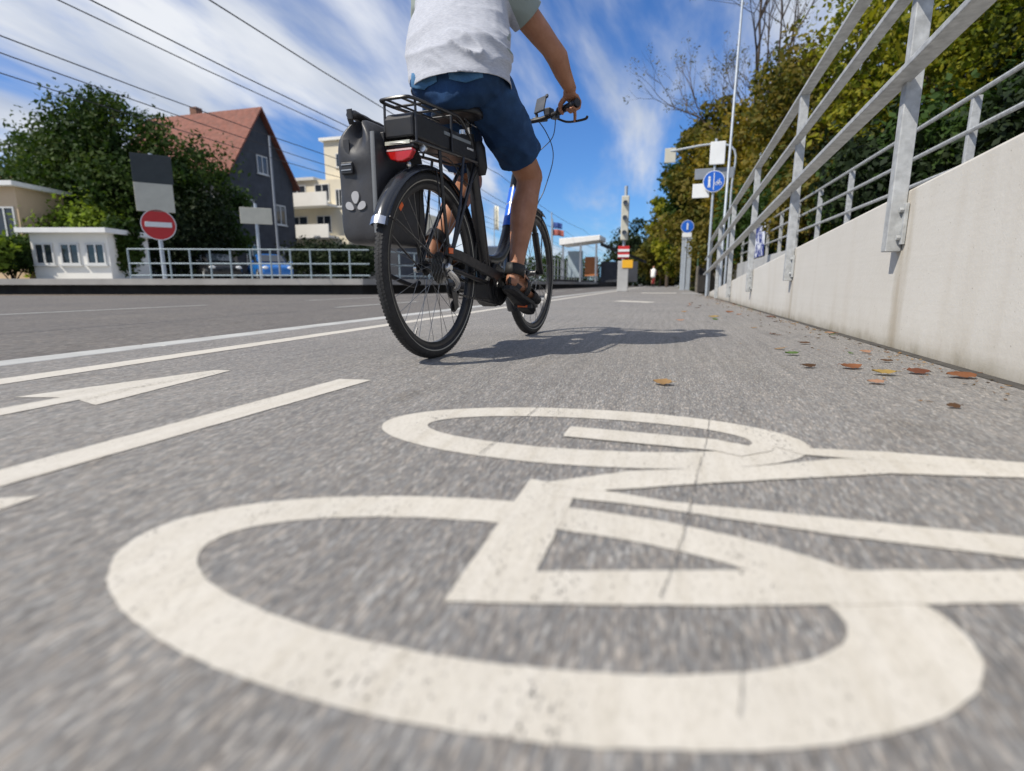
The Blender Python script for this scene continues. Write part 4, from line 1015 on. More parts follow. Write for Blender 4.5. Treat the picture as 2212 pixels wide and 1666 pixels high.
fk = MB()
fk.tube([(0, .942, .745), (0, .93, .775)], [.033, .03], 16)
fk.box((0, .945, .742), (.13, .045, .04))
for s in (-1, 1):
    fk.tube([(s * .052, .947, .745), (s * .054, 1.03, .56)], .0145, 12)
    fk.tube([(s * .054, 1.025, .57), (s * .056, 1.105, .385), (s * .057, 1.128, .356)], [.019, .019, .016], 12)
fk.build('fork', m_frame_p, bike, 40)
MB().lathe((0, 1.0, .80), (0, 1, 0), [(0, 0), (0, .02), (.02, .034), (.05, .036), (.052, 0)], 20).build('headlight', m_black, bike, 30)

st = MB().tube([(0, .868, .955), (0, .842, 1.03)], .0185, 14)
st.tube([(0, .842, 1.03), (0, .853, 1.085), (0, .895, 1.118)], [.021, .020, .022], 12)
st.lathe((-.028, .897, 1.12), (1, 0, 0), [(0, 0), (0, .023), (.056, .023), (.056, 0)], 16)
st.build('stem', m_black, bike, 35)
hbp = [(.345, .805, 1.150), (.27, .852, 1.145), (.19, .893, 1.135), (.10, .905, 1.122), (0, .898, 1.120)]
hb_ = bez(hbp + [(-x, y, z) for x, y, z in hbp[-2::-1]], 6)
hbar = MB().tube(hb_, .0115, 12).build('handlebar', m_black, bike, True)
for s in (-1, 1):
    G0, G1 = Vector((s * .232, .872, 1.142)), Vector((s * .350, .802, 1.150)); ax_g = (G1 - G0).normalized()
    gp_ = MB().lathe(G0, ax_g, [(0, .0118), (0, .019), (.004, .02), (.006, .0165)] + [(.01 + .0095 * i + dq, .0165 + (.001 if dq else 0)) for i in range(12) for dq in (0, .0048)] + [(.128, .0165), (.13, .019), (.136, .019), (.137, 0)], 18)
    gp_.build('grip', m_black, hbar, 35)
    cl_ = Vector((s * .205, .887, 1.137)); lm = MB().box(cl_ + Vector((0, .012, -.008)), (.032, .032, .026), Matrix.Rotation(-s * .5, 3, 'Z'))
    lp_ = bez([cl_ + Vector((s * .01, .022, -.018)), cl_ + Vector((s * .05, .04, -.032)), cl_ + Vector((s * .105, .012, -.043)), cl_ + Vector((s * .165, -.020, -.047)), cl_ + Vector((s * .178, -.030, -.040))], 5)
    lm.tube(lp_, [(.0065, .0045)] * len(lp_), 8, dome=True)
    lm.build('brake_lever', m_dkm, hbar, 40)
    sh_ = MB().box(Vector((s * .172, .900, 1.150)), (.034, .045, .040), Matrix.Rotation(-s * .3, 3, 'Z')); sh_.build('shifter' if s > 0 else 'switch_unit', m_black, hbar, bevel=.006)
# display tilted up on two short arms, seen from below and behind
dsp = MB(); rx = Matrix.Rotation(R(62), 3, 'X') @ Matrix.Rotation(R(-18), 3, 'Y')
dsp.box((.118, .918, 1.198), (.062, .094, .012), rx); dsp.box((.150, .925, 1.238), (.016, .02, .014), rx)
dso = dsp.build('display', M('display_casing', (.05, .055, .065), .4, 0, .1, 8), hbar, bevel=.005)
for x_ in (.092, .140): MB().tube(bez([(x_, .904, 1.126), (x_ + .004, .925, 1.145), (x_, .92, 1.172)], 4), [(.008, .006)] * 9, 8).build('display_arm', m_black, dso, True)
MB().box((.118, .915, 1.1265), (.075, .03, .02)).build('display_clamp', m_black, dso, bevel=.004)

MB().tube(bez([(.11, .925, 1.118), (.125, .985, 1.085), (.145, 1.035, 1.02), (.145, 1.045, .94), (.105, 1.03, .80), (.06, 1.0, .66), (.058, 1.09, .40)], 8), .0028, 6).build('cable', m_cable, bike, True, fix=False)
MB().tube(bez([(.20, .92, 1.12), (.15, 1.02, 1.06), (.06, 1.03, .99), (.02, .97, .90), (.02, .89, .80)], 8), .0024, 6).build('cable', m_cable, bike, True, fix=False)
MB().tube(bez([(-.20, .92, 1.12), (-.12, 1.03, 1.05), (-.03, 1.02, .98), (-.015, .96, .90), (-.02, .885, .80)], 8), .0024, 6).build('cable', m_cable, bike, True, fix=False)
MB().tube(bez([(-.18, .92, 1.13), (-.10, 1.0, 1.10), (.03, .985, 1.02), (.012, .94, .92), (.012, .885, .80)], 8), .0024, 6).build('cable', m_cable, bike, True, fix=False)
MB().tube(bez([(.03, .42, .40), (.045, .25, .34), (.075, .04, .35), (.09, -.05, .33), (.085, -.02, .29)], 8), .0025, 6).build('cable', m_cable, bike, True, fix=False)
MB().tube(bez([(.03, .37, .80), (.05, .22, .70), (.07, .02, .76), (.04, -.15, .75)], 8), .0025, 6).build('cable', m_cable, bike, True, fix=False)

# saddle and seat post
spm = MB().tube([(0, .336, .895), (0, .318, .965)], .0148, 14).build('seat_post', m_sil, bike, True)
MB().lathe((0, .334, .897), Vector((0, -.26, 1)), [(0, .0148), (0, .024), (.03, .024), (.03, .0148)], 18).build('seat_clamp', m_black, spm)
MB().tube(bez([(0, .318, .95), (0, .316, .963), (0, .314, .972)], 3), .02, 10).build('saddle_clamp', m_dkm, spm)
sa = MB(); st_ = [(.165, .050, .985, 1.005), (.175, .085, .975, 1.018), (.205, .108, .968, 1.026), (.25, .108, .967, 1.024), (.30, .078, .972, 1.018), (.35, .046, .976, 1.016), (.40, .032, .978, 1.015), (.445, .024, .978, 1.012), (.46, .014, .984, 1.003)]
n_ = 0
for y_, w_, zb_, zt_ in st_:
    w_ *= 1.08; zb_ -= .016; zt_ -= .004
    h_ = zt_ - zb_; sec_ = [(-w_ * .72, zb_ + .1 * h_), (-w_ * .98, zb_ + .08 * h_), (-w_, zb_ + .45 * h_), (-w_ * .8, zb_ + .88 * h_), (-w_ * .35, zt_), (0, zt_ - .004), (w_ * .35, zt_), (w_ * .8, zb_ + .88 * h_), (w_, zb_ + .45 * h_), (w_ * .98, zb_ + .08 * h_), (w_ * .72, zb_ + .1 * h_), (0, zb_ + .3 * h_)]
    sa.v += [(x_, y_, z_) for x_, z_ in sec_]; n_ = len(sec_)
sa.f += [(i * n_ + k_, i * n_ + (k_ + 1) % n_, (i + 1) * n_ + (k_ + 1) % n_, (i + 1) * n_ + k_) for i in range(len(st_) - 1) for k_ in range(n_)] + [tuple(range(n_)), tuple((len(st_) - 1) * n_ + k_ for k_ in range(n_))]
so_ = sa.build('saddle', m_saddle, bike, True); sb_ = so_.modifiers.new('s', 'SUBSURF'); sb_.levels = sb_.render_levels = 2
for s in (-1, 1): MB().tube(bez([(s * .045, .20, .985), (s * .024, .26, .965), (s * .022, .36, .965), (s * .012, .44, .985)], 5), .0035, 8).build('saddle_rail', m_sil, so_, True)
# tool pouch strapped behind the seat tube
MB().tube([(.012, .372, .905), (.014, .378, .88), (.016, .392, .80), (.016, .40, .77)], [(.030, .022), (.040, .032), (.042, .033), (.030, .022)], 12, side=(1, 0, 0)).build('seat_tube_pouch', m_black, bike, 50)

# rear rack with battery
rk = MB()
top = [(-.052, .24, .885), (-.060, .14, .932), (-.063, .06, .932), (-.066, -.13, .915), (-.060, -.205, .910), (-.040, -.225, .909), (.040, -.225, .909), (.060, -.205, .910), (.066, -.13, .915), (.063, .06, .932), (.060, .14, .932), (.052, .24, .885)]
rk.tube(bez(top, 5), .0062, 8)
for y_, z_ in ((-.13, .9145), (-.02, .9235), (.09, .9325)): rk.tube([(-.064, y_, z_), (.064, y_, z_)], .0045, 6)
rk.tube(bez([(-.03, -.222, .908), (-.03, -.05, .92), (-.03, .13, .931)], 4), .004, 6); rk.tube(bez([(.03, -.222, .908), (.03, -.05, .92), (.03, .13, .931)], 4), .004, 6)
low_ = [(-.062, .28, .80), (-.072, .0, .782), (-.072, -.17, .772), (-.055, -.205, .770), (.055, -.205, .770), (.072, -.17, .772), (.072, .0, .782), (.062, .28, .80)]
rk.tube(bez(low_, 5), .0062, 8)
for s in (-1, 1):
    rk.tube([(s * .068, .02, .375), (s * .072, -.03, .60), (s * .072, -.05, .78)], .007, 8)
    rk.tube([(s * .068, .02, .375), (s * .074, .10, .60), (s * .072, .14, .79)], .006, 8)
    for y_ in (-.19, .06): rk.tube([(s * .064, y_, .779 + .03 * y_), (s * .062, y_, .92 + .06 * y_)], .005, 6)
    rk.tube([(s * .06, .27, .80), (s * .03, .345, .80)], .006, 8)
rko = rk.build('rear_rack', m_frame_p, bike, True)
MB().box((0, -.2125, .7715), (.10, .003, .012)).build('reflector_strip', M('pale_reflector', (.5, .5, .42), .3, .2, .1, 10), rko)
bt = MB().prism([(-.058, -.20, .79), (-.058, .28, .80), (-.058, .29, .845), (-.058, .20, .885), (-.058, -.19, .872), (-.058, -.205, .85)], (.116, 0, 0)).build('battery', m_black, bike, bevel=.008)
MB().box((.0592, .12, .858), (.002, .22, .012), Matrix.Rotation(R(3), 3, 'X')).build('battery_stripe', M('grey_print', (.2, .22, .23), .5, 0, .1, 6), bt)
for i in range(5): MB().box((.0602, .20 + i * .012, .838 + i * .0006), (.0016, .006, .008)).build('battery_light', m_signw, bt)
MB().lathe((.0582, .16, .885), (0, -.05, 1), [(-.004, 0), (-.004, .012), (.012, .012), (.012, .007), (0, .006)], 16).build('battery_lock', m_sil, bt)
tl = MB()
tl.prism([(-.06, -.19, .752), (.06, -.19, .752), (.062, -.19, .740), (.045, -.19, .715), (.015, -.19, .704), (-.015, -.19, .704), (-.045, -.19, .715), (-.062, -.19, .740)], (0, -.022, 0))
tl.v = [(x_ * .9 + .006, y_, .752 + (z_ - .752) * .85) for x_, y_, z_ in tl.v]
tlo = tl.build('tail_light', m_redl, bike, bevel=.004)
MB().prism([(-.06, -.168, .778), (.06, -.168, .778), (.064, -.168, .754), (-.064, -.168, .754)], (0, -.04, 0)).build('lamp_housing', m_black, tlo, bevel=.005)
MB().prism([(-.045, -.2125, .7515), (.056, -.2125, .7515), (.058, -.2125, .7455), (-.047, -.2125, .7455)], (0, -.001, 0)).build('lens_highlight_band', M('lens_highlight_tint', (.6, .42, .4), .1, 0, .05, 9), tlo)  # pale colour paints a highlight along the top of the red lens
MB().lathe((.078, -.165, .755), (0, -1, 0), [(0, 0), (0, .012), (.012, .012), (.012, 0)], 16).build('lamp_bolt', m_sil, tlo)

# ------------------------------------------------------------------ pannier hanging on the rack
k = Nt('grey_tarpaulin'); v = k.co()
k.set(k.ramp(k.noise(v, 9, 5), [(.3, (.026, .026, .029)), (.7, (.04, .04, .044))]), k.ramp(k.noise(v, 14, 3), [(.3, (.42,) * 3), (.7, (.56,) * 3)]), 0, .5)
k.bump(k.noise(k.co((1, 1, .6)), 26, 4, .6, .5), .35, .006); m_tarp = k.m
pan = empty('pannier', (BX, BY, 0), BH, 'dark grey roll top pannier bag hanging on the left of the rack', 'bag')
X0, X1, Y0, Y1 = -.222, -.052, -.268, .055
secs = []
prof = [(.434, .030, .05, .0), (.437, .016, .03, .0), (.448, .006, .012, .0), (.475, 0, .004, .0), (.54, 0, 0, .0), (.62, .001, 0, .002), (.68, .000, -.003, .010), (.715, .002, -.008, -.006), (.745, .004, -.008, .002), (.765, .007, -.009, .020), (.790, .011, -.007, .040), (.815, .024, -.001, .056), (.838, .046, .008, .050), (.855, .062, .020, .030)]
pn = MB(); cnt = 0
for z_, ix, iy, gus in prof:
    x0, x1 = X0 + ix * 1.15, X1 - ix * .9; y0, y1 = Y0 + iy, Y1 - iy; cxm = (x0 + x1) / 2; r_ = min(.022, (x1 - x0) * .3)
    ring_ = [(x0, y0 + r_), (x0 + r_ * .3, y0 + r_ * .3), (x0 + r_, y0), (x0 + (x1 - x0) * .36, y0 + gus * .35), (cxm - .006, y0 + gus), (cxm + .008, y0 + gus), (x0 + (x1 - x0) * .66, y0 + gus * .4), (x1 - r_, y0), (x1 - r_ * .3, y0 + r_ * .3), (x1, y0 + r_),
             (x1, (y0 + y1) / 2), (x1, y1 - r_), (x1 - r_ * .3, y1 - r_ * .3), (x1 - r_, y1), (cxm, y1 - gus), (x0 + r_, y1), (x0 + r_ * .3, y1 - r_ * .3), (x0, y1 - r_), (x0, (y0 + y1) / 2)]
    for q, (x, y) in enumerate(ring_):
        d = .007 * noise.noise(Vector((x * 22, y * 16, z_ * 13))) + .002 * noise.noise(Vector((x * 50, y * 40, z_ * 40)))
        pn.v.append((x + d, y + d * .8, z_))
    cnt = len(ring_)
m_ = len(prof)
pn.f += [(i * cnt + q, i * cnt + (q + 1) % cnt, (i + 1) * cnt + (q + 1) % cnt, (i + 1) * cnt + q) for i in range(m_ - 1) for q in range(cnt)] + [tuple(range(cnt)), tuple((m_ - 1) * cnt + q for q in range(cnt))]
po = pn.build('bag_body', m_tarp, pan, True); ss_ = po.modifiers.new('s', 'SUBSURF'); ss_.levels = ss_.render_levels = 2
ro_ = MB().tube(bez([(-.150, -.255, .866), (-.148, -.15, .862), (-.142, .0, .846), (-.140, .055, .83)], 6), [(.024 + .003 * math.sin(i_ * 1.1), .013 + .002 * math.cos(i_ * 1.7)) for i_ in range(19)], 12, side=(1, 0, 0), dome=True).build('rolled_top', m_tarp, pan, True)
MB().tube([(-.150, -.270, .880), (-.150, -.268, .85), (-.155, -.252, .835)], [(.012, .003)] * 3, 8, side=(1, 0, 0)).build('top_strap', m_black, ro_)
for x_, w_ in ((-.060, .0055),):
    MB().tube(bez([(x_, Y0 - .003, .80), (x_ + .002, Y0 - .006, .73), (x_ + .001, Y0 - .004, .60), (x_, Y0 - .002, .47)], 6), [(.009, .0035)] * 19, 8, side=(1, 0, 0)).build('piping', M('grey_piping', (.14, .145, .15), .45, 0, .08, 10), pan, True)
bk = MB().box((-.168, Y0 - .006, .690), (.050, .010, .040)).build('buckle', m_black, pan, bevel=.004)
for z_ in (.701, .683): MB().box((-.168, Y0 - .0125, z_), (.042, .002, .004)).build('buckle_line', m_signgrey, bk)
MB().box((-.168, Y0 - .0045, .745), (.024, .004, .075)).build('strap', m_black, pan)
m_logo = M('grey_reflective_print', (.36, .36, .37), .45, 0, .06, 12)
lg = MB(); yl = Y0 - .0042
def petal(cx, cz, ang, l_, w_):
    pts = []
    for q in range(24):
        a = 2 * math.pi * q / 24; u_, v_ = math.sin(a) * w_ * (1 - .25 * math.cos(a)), -math.cos(a) * l_
        pts.append((cx + u_ * math.cos(ang) - v_ * math.sin(ang), yl, cz + u_ * math.sin(ang) + v_ * math.cos(ang)))
    lg.prism(pts, (0, .006, 0))
petal(-.143, .592, 0, .021, .0155); petal(-.168, .563, 1.05, .019, .0125); petal(-.118, .563, -1.05, .019, .0125)
lg.build('emblem', m_logo, pan)
for y_ in (-.19, .0): MB().box((-.068, y_, .79), (.016, .03, .05)).build('hook', m_black, pan, bevel=.003)

# ------------------------------------------------------------------ the rider
def evald(o):
    dg = bpy.context.evaluated_depsgraph_get(); me = bpy.data.meshes.new_from_object(o.evaluated_get(dg)); return me
def fuse(mb, vox, smooth_it, name):
    """one continuous surface out of overlapping solids"""
    o = mb.build(name + '_tmp', None); r_ = o.modifiers.new('r', 'REMESH'); r_.mode = 'VOXEL'; r_.voxel_size = vox; r_.use_smooth_shade = True
    s_ = o.modifiers.new('s', 'SMOOTH'); s_.factor = .5; s_.iterations = smooth_it
    me = evald(o); bpy.data.objects.remove(o); me.name = name; return me
SKIN = Nt('sun_tanned_skin'); v = SKIN.co()
SKIN.set(SKIN.ramp(SKIN.noise(v, 11, 5, .6), [(.25, (.27, .115, .062)), (.5, (.355, .165, .094)), (.75, (.44, .215, .130))]), .52, 0, .4)
SKIN.b.inputs['Subsurface Weight'].default_value = .12; SKIN.b.inputs['Subsurface Radius'].default_value = (.012, .005, .003); SKIN.b.inputs['Subsurface Scale'].default_value = .5
SKIN.bump(SKIN.noise(v, 140, 3), .12, .002); m_skin = SKIN.m
rider = empty('person', (BX, BY, 0), BH, 'person in white t-shirt and dark blue shorts cycling away, seen from behind', 'person')
HIP = {1: Vector((.105, .265, 1.098)), -1: Vector((-.085, .265, 1.105))}
KNEE = {1: Vector((.158, .665, .800)), -1: Vector((-.135, .605, .790))}
ANK = {1: Vector((.132, .545, .352)), -1: Vector((-.135, .262, .478))}
BALL = {1: Vector((.142, .672, .232)), -1: Vector((-.140, .412, .398))}
SHO = {1: Vector((.150, .385, 1.485)), -1: Vector((-.225, .395, 1.490))}
ELB = {1: Vector((.283, .585, 1.318)), -1: Vector((-.345, .585, 1.315))}
WRI = {1: Vector((.312, .795, 1.212)), -1: Vector((-.312, .795, 1.212))}
b = MB()
spine = [(.012, .235, 1.135), (.008, .24, 1.16), (-.01, .262, 1.20), (-.03, .315, 1.32), (-.04, .365, 1.42), (-.038, .40, 1.50), (-.034, .428, 1.56), (-.030, .458, 1.615), (-.028, .485, 1.66)]
b.tube(spine, [(.150, .105), (.155, .105), (.145, .095), (.158, .105), (.165, .105), (.13, .085), (.07, .062), (.056, .056), (.055, .058)], 20, side=(1, 0, 0), dome=True)
hc = Vector((-.028, .535, 1.755))
b.ball(hc, (.076, .097, .115), 20); b.ball(hc + Vector((0, .03, -.06)), (.058, .072, .068), 16); b.ball(hc + Vector((0, .075, -.092)), (.024, .02, .02), 10)
b.tube([hc + Vector((0, .088, .012)), hc + Vector((0, .112, -.028)), hc + Vector((0, .098, -.04))], [.010, .014, .012], 8, dome=True)
for s in (-1, 1):
    b.ball(hc + Vector((s * .077, -.005, -.015)), (.010, .018, .032), 10)
    b.ball(hc + Vector((s * .034, .085, .03)), (.028, .012, .008), 8)
    b.ball(hc + Vector((s * .016, .09, -.064)), (.02, .012, .007), 8)
    b.tube([hc * 0 + Vector(spine[4]) + Vector((s * .09, .015, .04)), SHO[s], SHO[s].lerp(ELB[s], .35), SHO[s].lerp(ELB[s], .75) + Vector((0, .004, 0)), ELB[s]], [.07, .064, .057, .051, .045], 16, dome=True)
    A_, B_ = ELB[s], WRI[s]
    b.tube([A_, A_.lerp(B_, .25) + Vector((s * .006, 0, .004)), A_.lerp(B_, .6), B_.lerp(A_, .06), B_], [.046, .0485, .040, .031, (.031, .024)], 16, dome=True)
    H_, K_, N_ = HIP[s], KNEE[s], ANK[s]
    b.tube([H_, H_.lerp(K_, .35), H_.lerp(K_, .75), K_], [.078, .078, .068, .062], 18, dome=True)
    sd_ = (N_ - K_).normalized(); bk_ = Vector((0, -1, 0)); bk_ = (bk_ - sd_ * bk_.dot(sd_)).normalized()
    b.tube([K_, K_.lerp(N_, .16) + bk_ * .004, K_.lerp(N_, .32) + bk_ * .016, K_.lerp(N_, .5) + bk_ * .012, K_.lerp(N_, .74) + bk_ * .004, K_.lerp(N_, .92), N_], [.060, .058, .064, .058, .043, .036, .036], 18, dome=True)
    b.ball(K_ - bk_ * .022 + Vector((0, 0, .005)), .040, 12)
    for q in (-1, 1): b.ball(N_ + Vector((q * .030, .004, -.004)), .014, 8)
    F_ = BALL[s]; fd = (F_ - N_); hl = N_ + Vector((0, -.042, -.045)) + Vector((0, 0, -.006))
    b.tube([N_ + Vector((0, -.012, .02)), hl], [.033, .031], 12, dome=True)
    b.tube([hl, hl.lerp(F_, .45) + Vector((0, 0, .004)), F_, F_ + Vector((0, .06, -.018))], [(.030, .024), (.036, .026), (.046, .021), (.040, .014)], 12, side=(1, 0, 0), dome=True)
    b.tube([N_, N_.lerp(F_, .55) + Vector((0, .012, .018)), F_], [.033, .032, .022], 12, dome=True)
    for q in range(5):
        t0 = F_ + Vector((s * (-.034 + .017 * q), .052 - .006 * q, -.012)); b.tube([t0, t0 + Vector((0, .030 - .003 * q, -.012))], [.0105 - .0008 * q, .0085 - .0006 * q], 8, dome=True)
    # hand closed on the grip
    G0, G1 = Vector((s * .232, .872, 1.142)), Vector((s * .350, .802, 1.150)); gv = (G1 - G0).normalized(); C_ = G0.lerp(G1, .66)
    f_ = Vector((0, 0, 1)).cross(gv) * s; f_.normalize(); u_ = gv.cross(f_) * s; u_ = u_ if u_.z > 0 else -u_
    def P(a, off, r_): return C_ + gv * off - f_ * (math.cos(R(a)) * r_) + u_ * (math.sin(R(a)) * r_)
    b.tube([B_, B_.lerp(P(70, 0, .045), .55), P(78, 0, .040), P(108, 0, .036)], [(.028, .022), (.035, .020), (.041, .017), (.040, .013)], 14, side=gv, dome=True)
    for off, ra, cv_ in ((-.029, .0098, 0), (-.0095, .0102, 1), (.0105, .0098, 1), (.0295, .0086, 1)):
        if cv_: ch_ = [P(104, off, .038), P(160, off, .034), P(215, off, .0295), P(265, off, .0275), P(312, off, .0265)]
        else: ch_ = [P(104, off, .038), P(150, off, .042), P(178, off - .004, .052), P(205, off - .008, .066), P(222, off - .010, .078)]
        b.tube(ch_, [ra * 1.12, ra * 1.05, ra, ra * .92, ra * .8], 10, dome=True)
    b.tube([P(52, -.034, .036), P(18, -.046, .033), P(-22, -.052, .029), P(-62, -.050, .0275)], [.0145, .0125, .011, .0092], 10, dome=True)
link('body', fuse(b, .0048, 5, 'body'), rider).data.materials.append(m_skin)
# hair and eyes
h = MB(); h.ball(hc + Vector((0, -.012, .022)), (.083, .100, .108), 24)
hm = h.mesh('hair', None, True); bm = bmesh.new(); bm.from_mesh(hm)
bmesh.ops.bisect_plane(bm, geom=bm.verts[:] + bm.edges[:] + bm.faces[:], plane_co=hc + Vector((0, .055, .03)), plane_no=(0, .75, -.65), clear_outer=True)
for v_ in bm.verts: v_.co += v_.normal * (.006 * noise.noise(v_.co * 30) + .003 * noise.noise(v_.co * 90))
bm.to_mesh(hm); bm.free(); hm.materials.append(M('dark_brown_hair', (.035, .022, .014), .6, 0, .4, 60, .6, 160)); ho = link('hair', hm, rider); s_ = ho.modifiers.new('t', 'SOLIDIFY'); s_.thickness = .006; s_ = ho.modifiers.new('s', 'SUBSURF'); s_.render_levels = 1
for s in (-1, 1): MB().ball(hc + Vector((s * .034, .087, .012)), .0125, 10).build('eye', m_signw, rider, True)

# clothing
def clean_cut(me, cuts):
    """cuts: (plane point, normal pointing to the side removed, centre, radius)"""
    bm = bmesh.new(); bm.from_mesh(me)
    for co, no, ce, rad in cuts:
        co, no, ce = Vector(co), Vector(no), Vector(ce)
        fs = [f for f in bm.faces if (f.calc_center_median() - ce).length < rad]
        gm = list({v for f in fs for v in f.verts}) + list({e for f in fs for e in f.edges}) + fs
        bmesh.ops.bisect_plane(bm, geom=gm, plane_co=co, plane_no=no, clear_outer=False)
        kill = [f for f in bm.faces if (f.calc_center_median() - ce).length < rad and (f.calc_center_median() - co).dot(no) > 0]
        bmesh.ops.delete(bm, geom=kill, context='FACES')
    return bm
def hem_lift(bm, co, no, ce, rad, width, amt):
    co, no, ce = Vector(co), Vector(no), Vector(ce)
    for v_ in bm.verts:
        d = -(v_.co - co).dot(no)
        if 0 <= d < width and (v_.co - ce).length < rad: v_.co += v_.normal * amt
def rid(p, q): return abs(noise.noise(Vector((p.x * q[0], p.y * q[1], p.z * q[2])))) 

sh = MB()
sh.tube([(.022, .222, 1.02), (.020, .225, 1.07), (.004, .240, 1.15), (-.022, .278, 1.25), (-.040, .325, 1.35), (-.045, .365, 1.43), (-.040, .40, 1.50), (-.036, .425, 1.545), (-.034, .44, 1.575)],
        [(.210, .160), (.208, .158), (.212, .154), (.222, .148), (.218, .140), (.205, .130), (.165, .108), (.095, .08), (.076, .072)], 28, side=(1, 0, 0))
for s in (-1, 1):
    sh.tube([Vector((-.04, .375, 1.45)) + Vector((s * .10, 0, 0)), SHO[s] + Vector((0, 0, .004)), SHO[s].lerp(ELB[s], .35), SHO[s].lerp(ELB[s], .62)], [.095, .083, .076, .074], 18, dome=True)
me = fuse(sh, .008, 8, 'shirt')
cuts = [((0, 0, 1.078), (0.02, -.05, -1), (.02, .22, 1.03), .30), ((-.035, .44, 1.565), (0, .35, 1), (-.035, .44, 1.60), .13)]
for s in (-1, 1):
    d = (ELB[s] - SHO[s]).normalized(); c0 = SHO[s].lerp(ELB[s], .46); cuts.append((c0, d, SHO[s].lerp(ELB[s], .62), .13))
bm = clean_cut(me, cuts); bm.normal_update()
for v_ in bm.verts:
    p = v_.co; q = Vector((p.x * .80 - p.z * .60, p.y, p.x * .60 + p.z * .80))
    lowf = max(0.0, min(1.0, (1.34 - p.z) / .2)); rt = max(0.0, min(1.0, (p.x + .10) / .2))
    f1 = (1 - rid(q, (5, 4, 17))) ** 3; f2 = (1 - rid(Vector((p.x, p.y, p.z)), (4, 4, 13))) ** 3
    hf = .25 + .75 * max(0.0, min(1.0, (p.z - 1.085) / .06))
    v_.co += v_.normal * hf * (.030 * f1 * lowf * rt + .012 * f2 * (.35 + .65 * lowf) + .006 * noise.noise(p * 7) + .0018 * noise.noise(p * 26))
bm.normal_update(); hem_lift(bm, *cuts[0], .020, .0022)
bm.to_mesh(me); bm.free()
k = Nt('white_jersey'); v = k.co(); sp3 = k.n('SeparateXYZ'); k.l(v, sp3.inputs[0])
heath = k.ramp(k.noise(k.co((1, 1, 5)), 60, 4, .7), [(.3, (.33, .345, .39)), (.62, (.46, .475, .52))])
slope = k.math('ADD', sp3.outputs[2], k.math('MULTIPLY', sp3.outputs[0], .22))
yoke = k.ramp(slope, [(1.0, (0, 0, 0)), (1.0, (1, 1, 1))])
ymask = k.math('GREATER_THAN', slope, 1.462)
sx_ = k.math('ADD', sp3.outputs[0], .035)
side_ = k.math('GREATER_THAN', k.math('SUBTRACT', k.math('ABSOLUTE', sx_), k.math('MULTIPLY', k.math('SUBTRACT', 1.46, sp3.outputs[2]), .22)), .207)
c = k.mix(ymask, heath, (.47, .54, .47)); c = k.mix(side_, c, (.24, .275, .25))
k.set(c, .85, 0, .2); k.bump(k.noise(k.co((1, 1, 1)), 420, 2), .15, .001)
k.b.inputs['Sheen Weight'].default_value = .15
me.materials.append(k.m); so = link('t_shirt', me, rider); t_ = so.modifiers.new('t', 'SOLIDIFY'); t_.thickness = .003; t_.offset = -1

sr = MB()
sr.tube([(.010, .240, 1.03), (.012, .230, 1.05), (.014, .228, 1.09), (.012, .232, 1.13), (.008, .236, 1.17)], [(.12, .11), (.174, .130), (.180, .128), (.166, .118), (.155, .108)], 26, side=(1, 0, 0))
for s in (-1, 1):
    sr.ball(Vector((.012 + s * .088, .192, 1.085)), (.094, .088, .066), 18)
    H_, K_ = HIP[s], KNEE[s]
    sr.tube([H_ + Vector((-s * .02, -.02, .01)), H_.lerp(K_, .15), H_.lerp(K_, .45), H_.lerp(K_, .80), H_.lerp(K_, 1.0)], [.098, .100, .097, .090, .084], 20, dome=True)
me = fuse(sr, .008, 8, 'shorts')
cuts = [((0, 0, 1.128), (0, 0, 1), (0, .23, 1.19), .28)]
for s in (-1, 1):
    d = (KNEE[s] - HIP[s]).normalized(); c0 = HIP[s].lerp(KNEE[s], .75); cuts.append((c0, d, HIP[s].lerp(KNEE[s], 1.05), .19))
bm = clean_cut(me, cuts); bm.normal_update()
for v_ in bm.verts:
    p = v_.co; top_ = max(0, min(1, (p.z - .95) / .1))
    f1 = (1 - rid(Vector((p.x, p.y * .8 + p.z * .6, p.z)), (7, 13, 9))) ** 3
    f3 = (1 - rid(Vector((p.x * 1.2 + p.z * .5, p.y * .7, p.z - p.x * .4)), (15, 6, 6))) ** 4
    v_.co += v_.normal * (.013 * f1 + .006 * f3 + .004 * noise.noise(p * 9) + .0012 * noise.noise(p * 40))
bm.normal_update()
for ct in cuts[1:]: hem_lift(bm, *ct, .022, .0022)
# patch pockets on the seat
pk_f = {}
for s in (-1, 1): pk_f[s] = [f for f in bm.faces if f.normal.y < -.25 and abs(f.calc_center_median().x - .012 - s * .092) < .085 and 1.03 < f.calc_center_median().z < 1.128 and f.calc_center_median().y < .2]
pm = {}
for s in (-1, 1):
    vs, fs, ix = [], [], {}
    for f in pk_f[s]:
        q = []
        for v_ in f.verts:
            if v_.index not in ix: ix[v_.index] = len(vs); vs.append(v_.co + v_.normal * .0025)
            q.append(ix[v_.index])
        fs.append(q)
    pm[s] = (vs, fs)
bm.to_mesh(me); bm.free()
def denim(name, a, b_):
    k = Nt(name); v = k.co()
    c = k.ramp(k.noise(v, 6, 6, .62), [(.3, a), (.72, b_)]); sp_ = k.n('SeparateXYZ'); k.l(v, sp_.inputs[0])
    tw = k.ramp(k.noise(k.co((1, 1, .25)), 520, 2, .7), [(.3, (.8,) * 3), (.7, (1.15,) * 3)]); c = k.mix(1.0, c, tw, 'MULTIPLY')
    fade = k.ramp(k.noise(k.co((1, 1, 1)), 9, 4, .5, .4), [(.52, (1, 1, 1)), (.75, (1.5, 1.55, 1.6))]); c = k.mix(1.0, c, fade, 'MULTIPLY')
    k.set(c, .85, 0, .2); k.bump(k.noise(v, 380, 2), .2, .001); return k.m
